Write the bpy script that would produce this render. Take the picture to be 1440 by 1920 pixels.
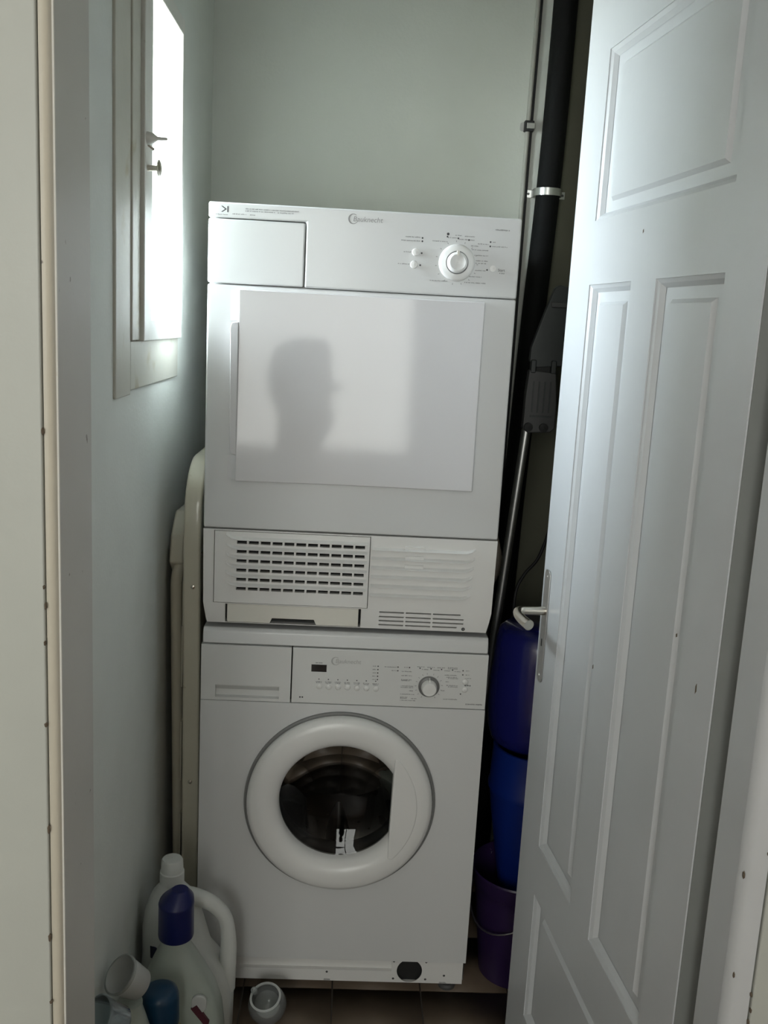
import bpy, bmesh, math, random
from mathutils import Vector, Matrix, Euler

random.seed(7)
for o in list(bpy.data.objects):
    bpy.data.objects.remove(o, do_unlink=True)
scene = bpy.context.scene
col = scene.collection

# ------------------------------------------------------------------ camera
CAM = Vector((0.2873, -1.9113, 1.4837))
YAW, PITCH, ROLL, FPX = 0.0384, -0.1933, 0.0530, 1817.27
_f = Vector((math.sin(YAW) * math.cos(PITCH), math.cos(YAW) * math.cos(PITCH), math.sin(PITCH)))
_r = Vector((math.cos(YAW), -math.sin(YAW), 0))
_u = _r.cross(_f)
_r2 = math.cos(ROLL) * _r + math.sin(ROLL) * _u
_u2 = -math.sin(ROLL) * _r + math.cos(ROLL) * _u
cd = bpy.data.cameras.new('camera')
cd.sensor_fit = 'VERTICAL'
cd.sensor_height = 36.0
cd.sensor_width = 27.0
cd.lens = 36.0 * FPX / 1920.0
cd.clip_start = 0.02
cam = bpy.data.objects.new('camera', cd)
M = Matrix((_r2, _u2, -_f)).transposed().to_4x4()
M.translation = CAM
cam.matrix_world = M
col.objects.link(cam)
scene.camera = cam

# ------------------------------------------------------------------ world, lights, exposure
scene.view_settings.view_transform = 'Standard'
scene.view_settings.look = 'None'
scene.view_settings.gamma = 1.0
scene.view_settings.use_curve_mapping = False
scene.view_settings.exposure = 0.0
SKY = 78.0
HALL = 55.0
w = bpy.data.worlds.new('overcast_sky')
scene.world = w
w.use_nodes = True
nt = w.node_tree
nt.nodes.clear()
wo = nt.nodes.new('ShaderNodeOutputWorld')
bg = nt.nodes.new('ShaderNodeBackground')
tc = nt.nodes.new('ShaderNodeTexCoord')
sx = nt.nodes.new('ShaderNodeSeparateXYZ')
mr = nt.nodes.new('ShaderNodeMapRange')
mr.inputs['From Min'].default_value = -0.25
mr.inputs['From Max'].default_value = 0.1
mx = nt.nodes.new('ShaderNodeMix')
mx.data_type = 'RGBA'
mx.inputs[6].default_value = (0.30, 0.30, 0.27, 1)
mx.inputs[7].default_value = (0.865, 0.945, 1.0, 1)
nt.links.new(tc.outputs['Generated'], sx.inputs[0])
nt.links.new(sx.outputs['Z'], mr.inputs['Value'])
nt.links.new(mr.outputs['Result'], mx.inputs[0])
nt.links.new(mx.outputs[2], bg.inputs['Color'])
bg.inputs['Strength'].default_value = SKY
nt.links.new(bg.outputs[0], wo.inputs[0])


def portal(name, loc, rot, sx_, sy_):
    l = bpy.data.lights.new(name, 'AREA')
    l.shape = 'RECTANGLE'
    l.size, l.size_y = sx_, sy_
    l.cycles.is_portal = True
    o = bpy.data.objects.new(name, l)
    o.location = loc
    o.rotation_euler = rot
    col.objects.link(o)


# daylight enters by the small closet window and by the glazed end of the hall behind the camera
WIN = dict(y0=-0.098, y1=0.20, z0=1.465, z1=2.03)
HALLWIN = dict(x0=-0.90, x1=0.48, z0=0.87, z1=2.35)
portal('window_portal', (-0.57, 0.03, 1.75), (0, math.radians(-90), 0), 0.62, 0.40)
hl = bpy.data.lights.new('hall_window_light', 'AREA')
hl.shape = 'RECTANGLE'
hl.size, hl.size_y = HALLWIN['x1'] - HALLWIN['x0'], HALLWIN['z1'] - HALLWIN['z0']
hl.energy = HALL
hl.color = (0.98, 1.0, 0.95)
ho = bpy.data.objects.new('hall_window_light', hl)
ho.location = ((HALLWIN['x0'] + HALLWIN['x1']) / 2, -4.24, (HALLWIN['z0'] + HALLWIN['z1']) / 2)
ho.rotation_euler = (math.radians(90), 0, 0)
col.objects.link(ho)

# ------------------------------------------------------------------ materials
MATS = {}


def mat(name, color, rough=0.5, metal=0.0, coat=0.0, noise=0.0, nscale=40.0, bump=0.0, bscale=200.0,
        trans=0.0, spec=0.5, dirt=None, sss=0.0, alpha=1.0):
    if name in MATS:
        return MATS[name]
    m = bpy.data.materials.new(name)
    m.use_nodes = True
    n = m.node_tree.nodes
    L = m.node_tree.links
    b = n['Principled BSDF']
    b.inputs['Base Color'].default_value = (*color, 1)
    b.inputs['Roughness'].default_value = rough
    b.inputs['Metallic'].default_value = metal
    b.inputs['Coat Weight'].default_value = coat
    b.inputs['Coat Roughness'].default_value = 0.06
    b.inputs['Transmission Weight'].default_value = trans
    b.inputs['Specular IOR Level'].default_value = spec
    b.inputs['Alpha'].default_value = alpha
    co = n.new('ShaderNodeTexCoord')
    if noise > 0 or dirt:
        t = n.new('ShaderNodeTexNoise')
        t.inputs['Scale'].default_value = nscale
        t.inputs['Detail'].default_value = 5
        L.new(co.outputs['Object'], t.inputs['Vector'])
        r = n.new('ShaderNodeMix')
        r.data_type = 'RGBA'
        r.inputs[6].default_value = (*[c * (1 - noise) for c in color], 1)
        r.inputs[7].default_value = (*[min(1, c * (1 + noise)) for c in color], 1)
        L.new(t.outputs['Fac'], r.inputs[0])
        out = r.outputs[2]
        if dirt:
            dc, dscale, lo, hi = dirt
            t2 = n.new('ShaderNodeTexNoise')
            t2.inputs['Scale'].default_value = dscale
            t2.inputs['Detail'].default_value = 6
            L.new(co.outputs['Object'], t2.inputs['Vector'])
            mr_ = n.new('ShaderNodeMapRange')
            mr_.inputs['From Min'].default_value = lo
            mr_.inputs['From Max'].default_value = hi
            L.new(t2.outputs['Fac'], mr_.inputs['Value'])
            r2 = n.new('ShaderNodeMix')
            r2.data_type = 'RGBA'
            r2.inputs[7].default_value = (*dc, 1)
            L.new(mr_.outputs['Result'], r2.inputs[0])
            L.new(out, r2.inputs[6])
            out = r2.outputs[2]
        L.new(out, b.inputs['Base Color'])
    if bump > 0:
        t = n.new('ShaderNodeTexNoise')
        t.inputs['Scale'].default_value = bscale
        t.inputs['Detail'].default_value = 4
        L.new(co.outputs['Object'], t.inputs['Vector'])
        bp = n.new('ShaderNodeBump')
        bp.inputs['Strength'].default_value = bump
        bp.inputs['Distance'].default_value = 0.002
        L.new(t.outputs['Fac'], bp.inputs['Height'])
        L.new(bp.outputs['Normal'], b.inputs['Normal'])
    MATS[name] = m
    return m


def glass_mat(name, tint=(1, 1, 1), gloss=0.02, refl=1.0):
    if name in MATS:
        return MATS[name]
    m = bpy.data.materials.new(name)
    m.use_nodes = True
    n = m.node_tree.nodes
    L = m.node_tree.links
    n.clear()
    out = n.new('ShaderNodeOutputMaterial')
    t = n.new('ShaderNodeBsdfTransparent')
    t.inputs[0].default_value = (*tint, 1)
    g = n.new('ShaderNodeBsdfGlossy')
    g.inputs['Roughness'].default_value = gloss
    fr = n.new('ShaderNodeFresnel')
    fr.inputs[0].default_value = 1.5
    mu = n.new('ShaderNodeMath')
    mu.operation = 'MULTIPLY'
    mu.inputs[1].default_value = refl
    mi = n.new('ShaderNodeMixShader')
    L.new(fr.outputs[0], mu.inputs[0])
    L.new(mu.outputs[0], mi.inputs[0])
    L.new(t.outputs[0], mi.inputs[1])
    L.new(g.outputs[0], mi.inputs[2])
    L.new(mi.outputs[0], out.inputs[0])
    MATS[name] = m
    return m


def haze_plastic(name, tint, haze):
    """thin clear plastic: mostly see-through, slightly milky, glossy"""
    m = glass_mat(name, tint, 0.08, 1.0)
    n, L = m.node_tree.nodes, m.node_tree.links
    mi = [x for x in n if x.type == 'MIX_SHADER'][0]
    tr_ = [x for x in n if x.type == 'BSDF_TRANSPARENT'][0]
    d = n.new('ShaderNodeBsdfDiffuse')
    d.inputs[0].default_value = (*tint, 1)
    m2 = n.new('ShaderNodeMixShader')
    m2.inputs[0].default_value = haze
    L.new(tr_.outputs[0], m2.inputs[1])
    L.new(d.outputs[0], m2.inputs[2])
    L.new(m2.outputs[0], mi.inputs[1])
    return m


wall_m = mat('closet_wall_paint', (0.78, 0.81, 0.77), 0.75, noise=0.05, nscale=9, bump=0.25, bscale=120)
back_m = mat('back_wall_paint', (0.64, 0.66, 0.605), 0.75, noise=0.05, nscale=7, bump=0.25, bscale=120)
ceil_m = mat('ceiling_paint', (0.72, 0.72, 0.70), 0.8, noise=0.03)
hall_m = mat('hall_wall_paint', (0.62, 0.57, 0.53), 0.7, noise=0.04)
wood_w = mat('white_gloss_woodwork', (0.57, 0.59, 0.605), 0.34, noise=0.03, nscale=14, bump=0.12, bscale=60)
casing_m = mat('cream_woodwork', (0.50, 0.52, 0.48), 0.4, noise=0.05, nscale=12, bump=0.15, bscale=70,
               dirt=((0.16, 0.13, 0.09), 55, 0.74, 0.78))
bead_m = mat('yellowed_bead', (0.62, 0.58, 0.48), 0.4, noise=0.06, nscale=20, bump=0.1,
             dirt=((0.12, 0.09, 0.06), 45, 0.71, 0.75))
sash_m = mat('window_paint', (0.76, 0.75, 0.70), 0.35, noise=0.05, nscale=25, bump=0.15, bscale=80,
             dirt=((0.35, 0.27, 0.16), 30, 0.68, 0.8))
wcasing_m = mat('window_casing_paint', (0.62, 0.61, 0.54), 0.45, noise=0.07, nscale=12, bump=0.2, bscale=70,
                dirt=((0.45, 0.40, 0.27), 14, 0.6, 0.78))
chip_m = mat('paint_chip', (0.13, 0.10, 0.07), 0.8)
enamel = mat('white_enamel', (0.67, 0.675, 0.67), 0.24, spec=0.32, coat=0.0, noise=0.01, nscale=5)
door_en = mat('glossy_white_door', (0.66, 0.65, 0.655), 0.045, spec=0.26, coat=0.0, noise=0.01, nscale=5)
plastic = mat('white_plastic', (0.78, 0.775, 0.755), 0.3, noise=0.01)
plastic_b = mat('ivory_plastic', (0.74, 0.72, 0.65), 0.35, noise=0.01)
panelgrey = mat('control_panel_plastic', (0.70, 0.705, 0.69), 0.16)
ink = mat('dark_print', (0.06, 0.06, 0.065), 0.6)
ink_l = mat('grey_print', (0.30, 0.30, 0.30), 0.6)
logo_m = mat('logo_print', (0.27, 0.27, 0.27), 0.5)
black = mat('black_interior', (0.012, 0.012, 0.012), 0.7)
darkgrey = mat('dark_grey_rubber', (0.09, 0.09, 0.088), 0.55, noise=0.05)
displ = mat('display_glass', (0.006, 0.006, 0.007), 0.1, coat=1.0)
steel = mat('drum_steel', (0.30, 0.29, 0.28), 0.22, metal=1.0, noise=0.1, nscale=60)
zinc = mat('zinc_steel', (0.62, 0.63, 0.62), 0.32, metal=1.0, noise=0.1, nscale=80)
alu = mat('brushed_aluminium', (0.55, 0.55, 0.54), 0.38, metal=1.0, noise=0.06, nscale=60)
nickel = mat('worn_nickel', (0.66, 0.62, 0.55), 0.25, metal=1.0, noise=0.08, nscale=70)
pipe_m = mat('black_pipe_plastic', (0.007, 0.0075, 0.0075), 0.7, spec=0.15, noise=0.2, nscale=30, bump=0.1, bscale=150)
conduit_m = mat('painted_conduit', (0.40, 0.40, 0.36), 0.5, noise=0.08, nscale=30)
cord_m = mat('black_cord', (0.015, 0.015, 0.016), 0.6)
mop_m = mat('charcoal_plastic', (0.030, 0.035, 0.035), 0.5, noise=0.1, nscale=30)
mop2_m = mat('grey_plastic', (0.055, 0.055, 0.055), 0.5, noise=0.1, nscale=40)
cream_m = mat('cream_enamel', (0.66, 0.62, 0.50), 0.3, coat=0.3, noise=0.05, nscale=20,
              dirt=((0.30, 0.22, 0.12), 60, 0.7, 0.8))
blue1 = mat('indigo_plastic', (0.009, 0.011, 0.12), 0.22, coat=0.4, noise=0.1, nscale=12)
blue2 = mat('royal_blue_plastic', (0.004, 0.020, 0.17), 0.35, noise=0.1, nscale=12)
purple = mat('purple_plastic', (0.026, 0.012, 0.058), 0.35, noise=0.1, nscale=15)
hdpe = mat('white_hdpe', (0.72, 0.74, 0.71), 0.4, noise=0.02, nscale=20)
trans_b = mat('translucent_bottle', (0.66, 0.73, 0.66), 0.3, trans=0.45, noise=0.04, nscale=9)
navy = mat('navy_cap', (0.008, 0.013, 0.095), 0.35, noise=0.05)
teal = mat('teal_cap', (0.005, 0.040, 0.090), 0.35, noise=0.05)
clear = haze_plastic('clear_plastic', (0.86, 0.89, 0.88), 0.22)
clear_b = haze_plastic('clear_blue_plastic', (0.72, 0.80, 0.83), 0.25)
frost = mat('frosted_white_plastic', (0.80, 0.82, 0.80), 0.35, trans=0.35)
maroon = mat('maroon_label', (0.085, 0.018, 0.03), 0.5, noise=0.1)
yellow = mat('yellow_label', (0.62, 0.46, 0.05), 0.5, noise=0.1)
navyl = mat('navy_label', (0.02, 0.02, 0.06), 0.5)
pane_m = glass_mat('window_glass', (0.97, 0.99, 1.0), 0.0, 0.6)
port_m = glass_mat('porthole_glass', (0.40, 0.40, 0.385), 0.02, 0.6)
tile_m = mat('brown_floor_tile', (0.15, 0.112, 0.080), 0.45, noise=0.25, nscale=18, bump=0.2, bscale=60)
grout_m = mat('floor_grout', (0.10, 0.085, 0.07), 0.8)
hallfl_m = mat('hall_floor_wood', (0.16, 0.10, 0.06), 0.4, noise=0.2, nscale=12)


# ------------------------------------------------------------------ helpers
def tag(o, label=None, cat=None, group=None, kind=None):
    if label:
        o['label'] = label
    if cat:
        o['category'] = cat
    if group:
        o['group'] = group
    if kind:
        o['kind'] = kind
    return o


def empty(name, loc=(0, 0, 0)):
    o = bpy.data.objects.new(name, None)
    o.location = loc
    o.empty_display_size = 0.05
    col.objects.link(o)
    return o


def link(name, me, m, parent=None, smooth=None, bevel=0.0, seg=2):
    o = bpy.data.objects.new(name, me)
    col.objects.link(o)
    if m and not me.materials:
        me.materials.append(m)
    if parent is not None:
        o.parent = parent
        if parent.type == 'EMPTY':
            o.matrix_parent_inverse = Matrix.Translation(-Vector(parent.location))
    if smooth is not None:
        for p in me.polygons:
            p.use_smooth = True
        me.set_sharp_from_angle(angle=math.radians(smooth))
    if bevel > 0:
        for p in me.polygons:
            p.use_smooth = True
        b = o.modifiers.new('bevel', 'BEVEL')
        b.width = bevel
        b.segments = seg
        b.limit_method = 'ANGLE'
        b.angle_limit = math.radians(35)
        b.harden_normals = True
    return o


def obj(name, bm, m, parent=None, smooth=None, bevel=0.0, seg=2, fix=True):
    if fix:
        bmesh.ops.recalc_face_normals(bm, faces=bm.faces)
    me = bpy.data.meshes.new(name)
    bm.to_mesh(me)
    bm.free()
    return link(name, me, m, parent, smooth, bevel, seg)


def NB():
    return bmesh.new()


def box(bm, x0, x1, y0, y1, z0, z1):
    v = [bm.verts.new(p) for p in ((x0, y0, z0), (x1, y0, z0), (x1, y1, z0), (x0, y1, z0),
                                   (x0, y0, z1), (x1, y0, z1), (x1, y1, z1), (x0, y1, z1))]
    for f in ((0, 3, 2, 1), (4, 5, 6, 7), (0, 1, 5, 4), (1, 2, 6, 5), (2, 3, 7, 6), (3, 0, 4, 7)):
        bm.faces.new([v[i] for i in f])
    return bm


def B(name, m, parent, x0, x1, y0, y1, z0, z1, bevel=0.0, seg=2):
    return obj(name, box(NB(), x0, x1, y0, y1, z0, z1), m, parent, bevel=bevel, seg=seg)


def prism_xz(bm, pts, y0, y1):
    """polygon in the XZ plane (x,z) extruded from y0 (front) to y1 (back)"""
    a = [bm.verts.new((x, y0, z)) for x, z in pts]
    b = [bm.verts.new((x, y1, z)) for x, z in pts]
    n = len(pts)
    bm.faces.new(a)
    bm.faces.new(b[::-1])
    for i in range(n):
        bm.faces.new((a[i], b[i], b[(i + 1) % n], a[(i + 1) % n]))
    return bm


def prism(bm, pts, axis, a0, a1):
    """2D polygon extruded along an axis: 'x' -> pts are (y,z); 'z' -> pts are (x,y)"""
    def P(p, t):
        return (t, p[0], p[1]) if axis == 'x' else ((p[0], p[1], t) if axis == 'z' else (p[0], t, p[1]))
    a = [bm.verts.new(P(p, a0)) for p in pts]
    b = [bm.verts.new(P(p, a1)) for p in pts]
    n = len(pts)
    bm.faces.new(a)
    bm.faces.new(b[::-1])
    for i in range(n):
        bm.faces.new((a[i], b[i], b[(i + 1) % n], a[(i + 1) % n]))
    return bm


def rrect(x0, x1, z0, z1, r, n=5, corners=(1, 1, 1, 1)):
    """rounded rectangle, corners order: bl, br, tr, tl"""
    pts = []
    cs = ((x0 + r, z0 + r, 180, corners[0], x0, z0), (x1 - r, z0 + r, 270, corners[1], x1, z0),
          (x1 - r, z1 - r, 0, corners[2], x1, z1), (x0 + r, z1 - r, 90, corners[3], x0, z1))
    for cx, cz, a0, on, px, pz in cs:
        if on:
            for i in range(n + 1):
                a = math.radians(a0 + 90 * i / n)
                pts.append((cx + r * math.cos(a), cz + r * math.sin(a)))
        else:
            pts.append((px, pz))
    return pts


def grid_plate(bm, x0, x1, z0, z1, holes, y, depth, thick=None, P=None):
    """plate in XZ facing -Y at y, holes = [(x0,x1,z0,z1,floor?)]; hole walls run back by depth; outer skirt by thick"""
    xs = sorted({round(v, 6) for h in holes for v in h[:2]} | {x0, x1})
    zs = sorted({round(v, 6) for h in holes for v in h[2:4]} | {z0, z1})
    xs = [v for v in xs if x0 <= v <= x1]
    zs = [v for v in zs if z0 <= v <= z1]
    cache = {}
    if P is None:
        P = lambda a, b, c: (a, b, c)

    def V(x, yy, z):
        k = (round(x, 6), round(yy, 6), round(z, 6))
        if k not in cache:
            cache[k] = bm.verts.new(P(x, yy, z))
        return cache[k]

    def inside(cx, cz):
        for h in holes:
            if h[0] < cx < h[1] and h[2] < cz < h[3]:
                return True
        return False
    for i in range(len(xs) - 1):
        for j in range(len(zs) - 1):
            if not inside((xs[i] + xs[i + 1]) / 2, (zs[j] + zs[j + 1]) / 2):
                bm.faces.new((V(xs[i], y, zs[j]), V(xs[i + 1], y, zs[j]), V(xs[i + 1], y, zs[j + 1]), V(xs[i], y, zs[j + 1])))
    for h in holes:
        hx0, hx1, hz0, hz1 = [round(v, 6) for v in h[:4]]
        hxs = [v for v in xs if hx0 <= v <= hx1]
        hzs = [v for v in zs if hz0 <= v <= hz1]
        for i in range(len(hxs) - 1):
            for z, s in ((hz0, 1), (hz1, -1)):
                bm.faces.new((V(hxs[i], y, z), V(hxs[i], y + depth, z), V(hxs[i + 1], y + depth, z), V(hxs[i + 1], y, z))[::s])
        for j in range(len(hzs) - 1):
            for x, s in ((hx0, -1), (hx1, 1)):
                bm.faces.new((V(x, y, hzs[j]), V(x, y + depth, hzs[j]), V(x, y + depth, hzs[j + 1]), V(x, y, hzs[j + 1]))[::s])
        if len(h) > 4 and h[4]:
            bm.faces.new([bm.verts.new(P(a, y + depth, b)) for a, b in ((hx0, hz0), (hx1, hz0), (hx1, hz1), (hx0, hz1))])
    if thick:
        for i in range(len(xs) - 1):
            for z, s in ((z0, -1), (z1, 1)):
                bm.faces.new((V(xs[i], y, z), V(xs[i], y + thick, z), V(xs[i + 1], y + thick, z), V(xs[i + 1], y, z))[::s])
        for j in range(len(zs) - 1):
            for x, s in ((x0, 1), (x1, -1)):
                bm.faces.new((V(x, y, zs[j]), V(x, y + thick, zs[j]), V(x, y + thick, zs[j + 1]), V(x, y, zs[j + 1]))[::s])
    return bm


def square_hole(bm, cx, cz, half_x, half_z, r, y, depth, n=64, zoff=0.0):
    """rectangle face with a round hole, plus the hole wall"""
    inner, outer, back = [], [], []
    for i in range(n):
        a = 2 * math.pi * i / n
        c, s = math.cos(a), math.sin(a)
        k = min(half_x / abs(c) if abs(c) > 1e-9 else 1e9, half_z / abs(s) if abs(s) > 1e-9 else 1e9)
        inner.append(bm.verts.new((cx + r * c, y, cz + zoff + r * s)))
        back.append(bm.verts.new((cx + r * c, y + depth, cz + zoff + r * s)))
        outer.append(bm.verts.new((cx + k * c, y, cz + k * s)))
    cor = [(1, 1), (-1, 1), (-1, -1), (1, -1)]
    for i in range(n):
        j = (i + 1) % n
        bm.faces.new((inner[i], outer[i], outer[j], inner[j]))
        bm.faces.new((inner[i], inner[j], back[j], back[i]))
        # fill the corner cut by the chord of two outer points on different sides
        a, b = outer[i].co, outer[j].co
        if abs(a.x - b.x) > 1e-7 and abs(a.z - b.z) > 1e-7:
            sxn = 1 if (a.x + b.x) / 2 > cx else -1
            szn = 1 if (a.z + b.z) / 2 > cz else -1
            c_ = bm.verts.new((cx + sxn * half_x, y, cz + szn * half_z))
            bm.faces.new((outer[i], c_, outer[j]))
    return bm


def lathe(bm, prof, c, axis='z', n=48, a0=0, a1=360, cap0=False, cap1=False):
    """prof: (radius, offset along the axis)"""
    full = abs(a1 - a0 - 360) < 1e-6
    m = n if full else n + 1
    rings = []
    for r, t in prof:
        ring = []
        for i in range(m):
            a = math.radians(a0 + (a1 - a0) * i / n)
            p, q = r * math.cos(a), r * math.sin(a)
            if axis == 'z':
                co = (c[0] + p, c[1] + q, c[2] + t)
            elif axis == 'y':
                co = (c[0] + p, c[1] + t, c[2] + q)
            else:
                co = (c[0] + t, c[1] + p, c[2] + q)
            ring.append(bm.verts.new(co))
        rings.append(ring)
    for k in range(len(rings) - 1):
        for i in range(n):
            j = (i + 1) % m
            bm.faces.new((rings[k][i], rings[k][j], rings[k + 1][j], rings[k + 1][i]))
    if cap0:
        bm.faces.new(rings[0][::-1])
    if cap1:
        bm.faces.new(rings[-1])
    return bm


def loft(bm, secs, n=32, cap0=True, cap1=True):
    """secs: (cx, cy, z, rx, ry, exponent)"""
    rings = []
    for cx, cy, z, rx, ry, e in secs:
        ring = []
        for i in range(n):
            a = 2 * math.pi * i / n
            c, s = math.cos(a), math.sin(a)
            ring.append(bm.verts.new((cx + rx * math.copysign(abs(c) ** (2 / e), c),
                                      cy + ry * math.copysign(abs(s) ** (2 / e), s), z)))
        rings.append(ring)
    for k in range(len(rings) - 1):
        for i in range(n):
            j = (i + 1) % n
            bm.faces.new((rings[k][i], rings[k][j], rings[k + 1][j], rings[k + 1][i]))
    if cap0:
        bm.faces.new(rings[0][::-1])
    if cap1:
        bm.faces.new(rings[-1])
    return bm


def smooth_path(pts, sub=6):
    pts = [Vector(p) for p in pts]
    out = []
    for i in range(len(pts) - 1):
        p0 = pts[max(i - 1, 0)]
        p1, p2 = pts[i], pts[i + 1]
        p3 = pts[min(i + 2, len(pts) - 1)]
        for k in range(sub):
            t = k / sub
            out.append(0.5 * ((2 * p1) + (p2 - p0) * t + (2 * p0 - 5 * p1 + 4 * p2 - p3) * t * t
                              + (3 * p1 - p0 - 3 * p2 + p3) * t ** 3))
    out.append(pts[-1])
    return out


def tube(bm, pts, r, n=12, ry=None, up=(0, 0, 1), caps=True):
    """round (or, with ry, oval) tube along a path; r may be a list; up fixes the frame"""
    pts = [Vector(p) for p in pts]
    rings = []
    upv = Vector(up)
    for i, p in enumerate(pts):
        t = (pts[min(i + 1, len(pts) - 1)] - pts[max(i - 1, 0)]).normalized()
        s = upv.cross(t)
        if s.length < 1e-4:
            s = Vector((1, 0, 0)).cross(t)
        s.normalize()
        q = t.cross(s).normalized()
        ra = r[i] if isinstance(r, (list, tuple)) else r
        rb = ra if ry is None else ry
        rings.append([bm.verts.new(p + s * ra * math.cos(2 * math.pi * k / n) + q * rb * math.sin(2 * math.pi * k / n))
                      for k in range(n)])
    for i in range(len(rings) - 1):
        for k in range(n):
            j = (k + 1) % n
            bm.faces.new((rings[i][k], rings[i][j], rings[i + 1][j], rings[i + 1][k]))
    if caps:
        bm.faces.new(rings[0][::-1])
        bm.faces.new(rings[-1])
    return bm


def xform(bm, Mx):
    bmesh.ops.transform(bm, matrix=Mx, verts=bm.verts)
    return bm


def text_bm(s, size, shear=0.0):
    cu = bpy.data.curves.new('lettering', 'FONT')
    cu.body = s
    cu.size = size
    cu.shear = shear
    cu.resolution_u = 3
    o = bpy.data.objects.new('lettering', cu)
    col.objects.link(o)
    bpy.context.view_layer.update()
    dg = bpy.context.evaluated_depsgraph_get()
    me = bpy.data.meshes.new_from_object(o.evaluated_get(dg))
    bpy.data.objects.remove(o, do_unlink=True)
    bpy.data.curves.remove(cu)
    bm = NB()
    bm.from_mesh(me)
    bpy.data.meshes.remove(me)
    return bm


def text_front(bm, s, x, z, y, width=None, size=0.01, shear=0.0):
    """lettering on a front face (XZ plane facing -Y) starting at x with baseline z"""
    t = text_bm(s, size, shear)
    k = 1.0
    xs = [v.co.x for v in t.verts]
    if width:
        k = width / (max(xs) - min(xs))
    mx_ = min(xs)
    for v in t.verts:
        v.co = Vector((x + (v.co.x - mx_) * k, y, z + v.co.y * (k if width else 1)))
    me = bpy.data.meshes.new('t')
    t.to_mesh(me)
    t.free()
    bm.from_mesh(me)
    bpy.data.meshes.remove(me)


def quad(bm, x0, x1, z0, z1, y):
    bm.faces.new([bm.verts.new(p) for p in ((x0, y, z0), (x1, y, z0), (x1, y, z1), (x0, y, z1))])


def scribble(bm, x0, x1, z, y, h=0.0022):
    """a line of print too small to read: a row of small strokes"""
    x = x0
    while x < x1:
        wd = min(random.uniform(0.0012, 0.0026), x1 - x)
        quad(bm, x, x + wd, z - h * random.uniform(0.3, 0.5), z + h * random.uniform(0.2, 0.5), y)
        x += wd + random.choice((0.0004, 0.0004, 0.0005, 0.0016))


def dot(bm, x, z, r, y, n=12):
    bm.faces.new([bm.verts.new((x + r * math.cos(2 * math.pi * i / n), y, z + r * math.sin(2 * math.pi * i / n))) for i in range(n)])


def struct(o):
    o['kind'] = 'structure'
    return o


# ------------------------------------------------------------------ the room
LX, BY, RX = -0.10, 0.70, 0.845     # closet left wall, back wall, right wall
PY0, PY1 = -0.93, -0.77             # the wall between hall and closet
JL, JR = -0.014, 0.745              # door opening
CZ = 2.75

# closet floor of brown tiles on a bed of grout
fl = struct(B('floor', grout_m, None, -1.2, 2.0, -4.2, BY + 0.1, -0.05, -0.004))
ts = 0.2
tile_me = None
for i in range(5):
    for j in range(8):
        x = LX + 0.004 + i * ts
        y = -0.765 + j * ts
        x1, y1 = min(x + ts - 0.004, RX), min(y + ts - 0.004, BY)
        if x1 - x < 0.02 or y1 - y < 0.02:
            continue
        if x1 - x > ts - 0.0045 and y1 - y > ts - 0.0045:
            if tile_me is None:
                bm = box(NB(), 0, ts - 0.004, 0, ts - 0.004, -0.0045, 0)
                t = obj('tile', bm, tile_m, fl, bevel=0.0015, seg=1)
                tile_me = t.data
            else:
                t = bpy.data.objects.new('tile', tile_me)
                col.objects.link(t)
                t.parent = fl
        else:
            t = obj('tile', box(NB(), 0, x1 - x, 0, y1 - y, -0.0045, 0), tile_m, fl)
        t.location = (x, y, 0)
struct(B('floor_hall', hallfl_m, None, -1.2, 2.0, -4.2, PY0 + 0.001, -0.003, 0.0))
struct(B('ceiling', ceil_m, None, -1.3, 2.1, -4.3, BY + 0.15, CZ, CZ + 0.1))

# left wall with the window opening (plate facing +X)
WT = 0.45
bm = NB()
wh = (WIN['y0'] - 0.062, WIN['y1'] + 0.014, WIN['z0'] - 0.04, WIN['z1'] + 0.03)
for y0, y1, z0, z1 in ((PY1, wh[0], 0, CZ), (wh[1], BY + 0.15, 0, CZ), (wh[0], wh[1], 0, wh[2]), (wh[0], wh[1], wh[3], CZ)):
    box(bm, LX - WT, LX, y0, y1, z0, z1)
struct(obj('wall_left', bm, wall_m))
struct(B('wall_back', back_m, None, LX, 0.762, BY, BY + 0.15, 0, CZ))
struct(B('wall_back_corner', mat('dark_olive_wall', (0.17, 0.17, 0.125), 0.85, noise=0.12, nscale=8, bump=0.3, bscale=90), None, 0.762, RX + 0.15, BY, BY + 0.15, 0, CZ))  # wall turns darker olive from behind the pipe to the right wall
olive_m = mat('dark_olive_wall', (0.17, 0.17, 0.125), 0.85, noise=0.12, nscale=8, bump=0.3, bscale=90)
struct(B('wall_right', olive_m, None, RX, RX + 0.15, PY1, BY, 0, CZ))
# the wall around the doorway
bm = NB()
box(bm, -1.2, JL - 0.03, PY0, PY1, 0, CZ)
box(bm, JR + 0.03, 2.0, PY0, PY1, 0, CZ)
box(bm, JL - 0.03, JR + 0.03, PY0, PY1, 2.13, CZ)
struct(obj('wall_front', bm, hall_m))
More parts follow.
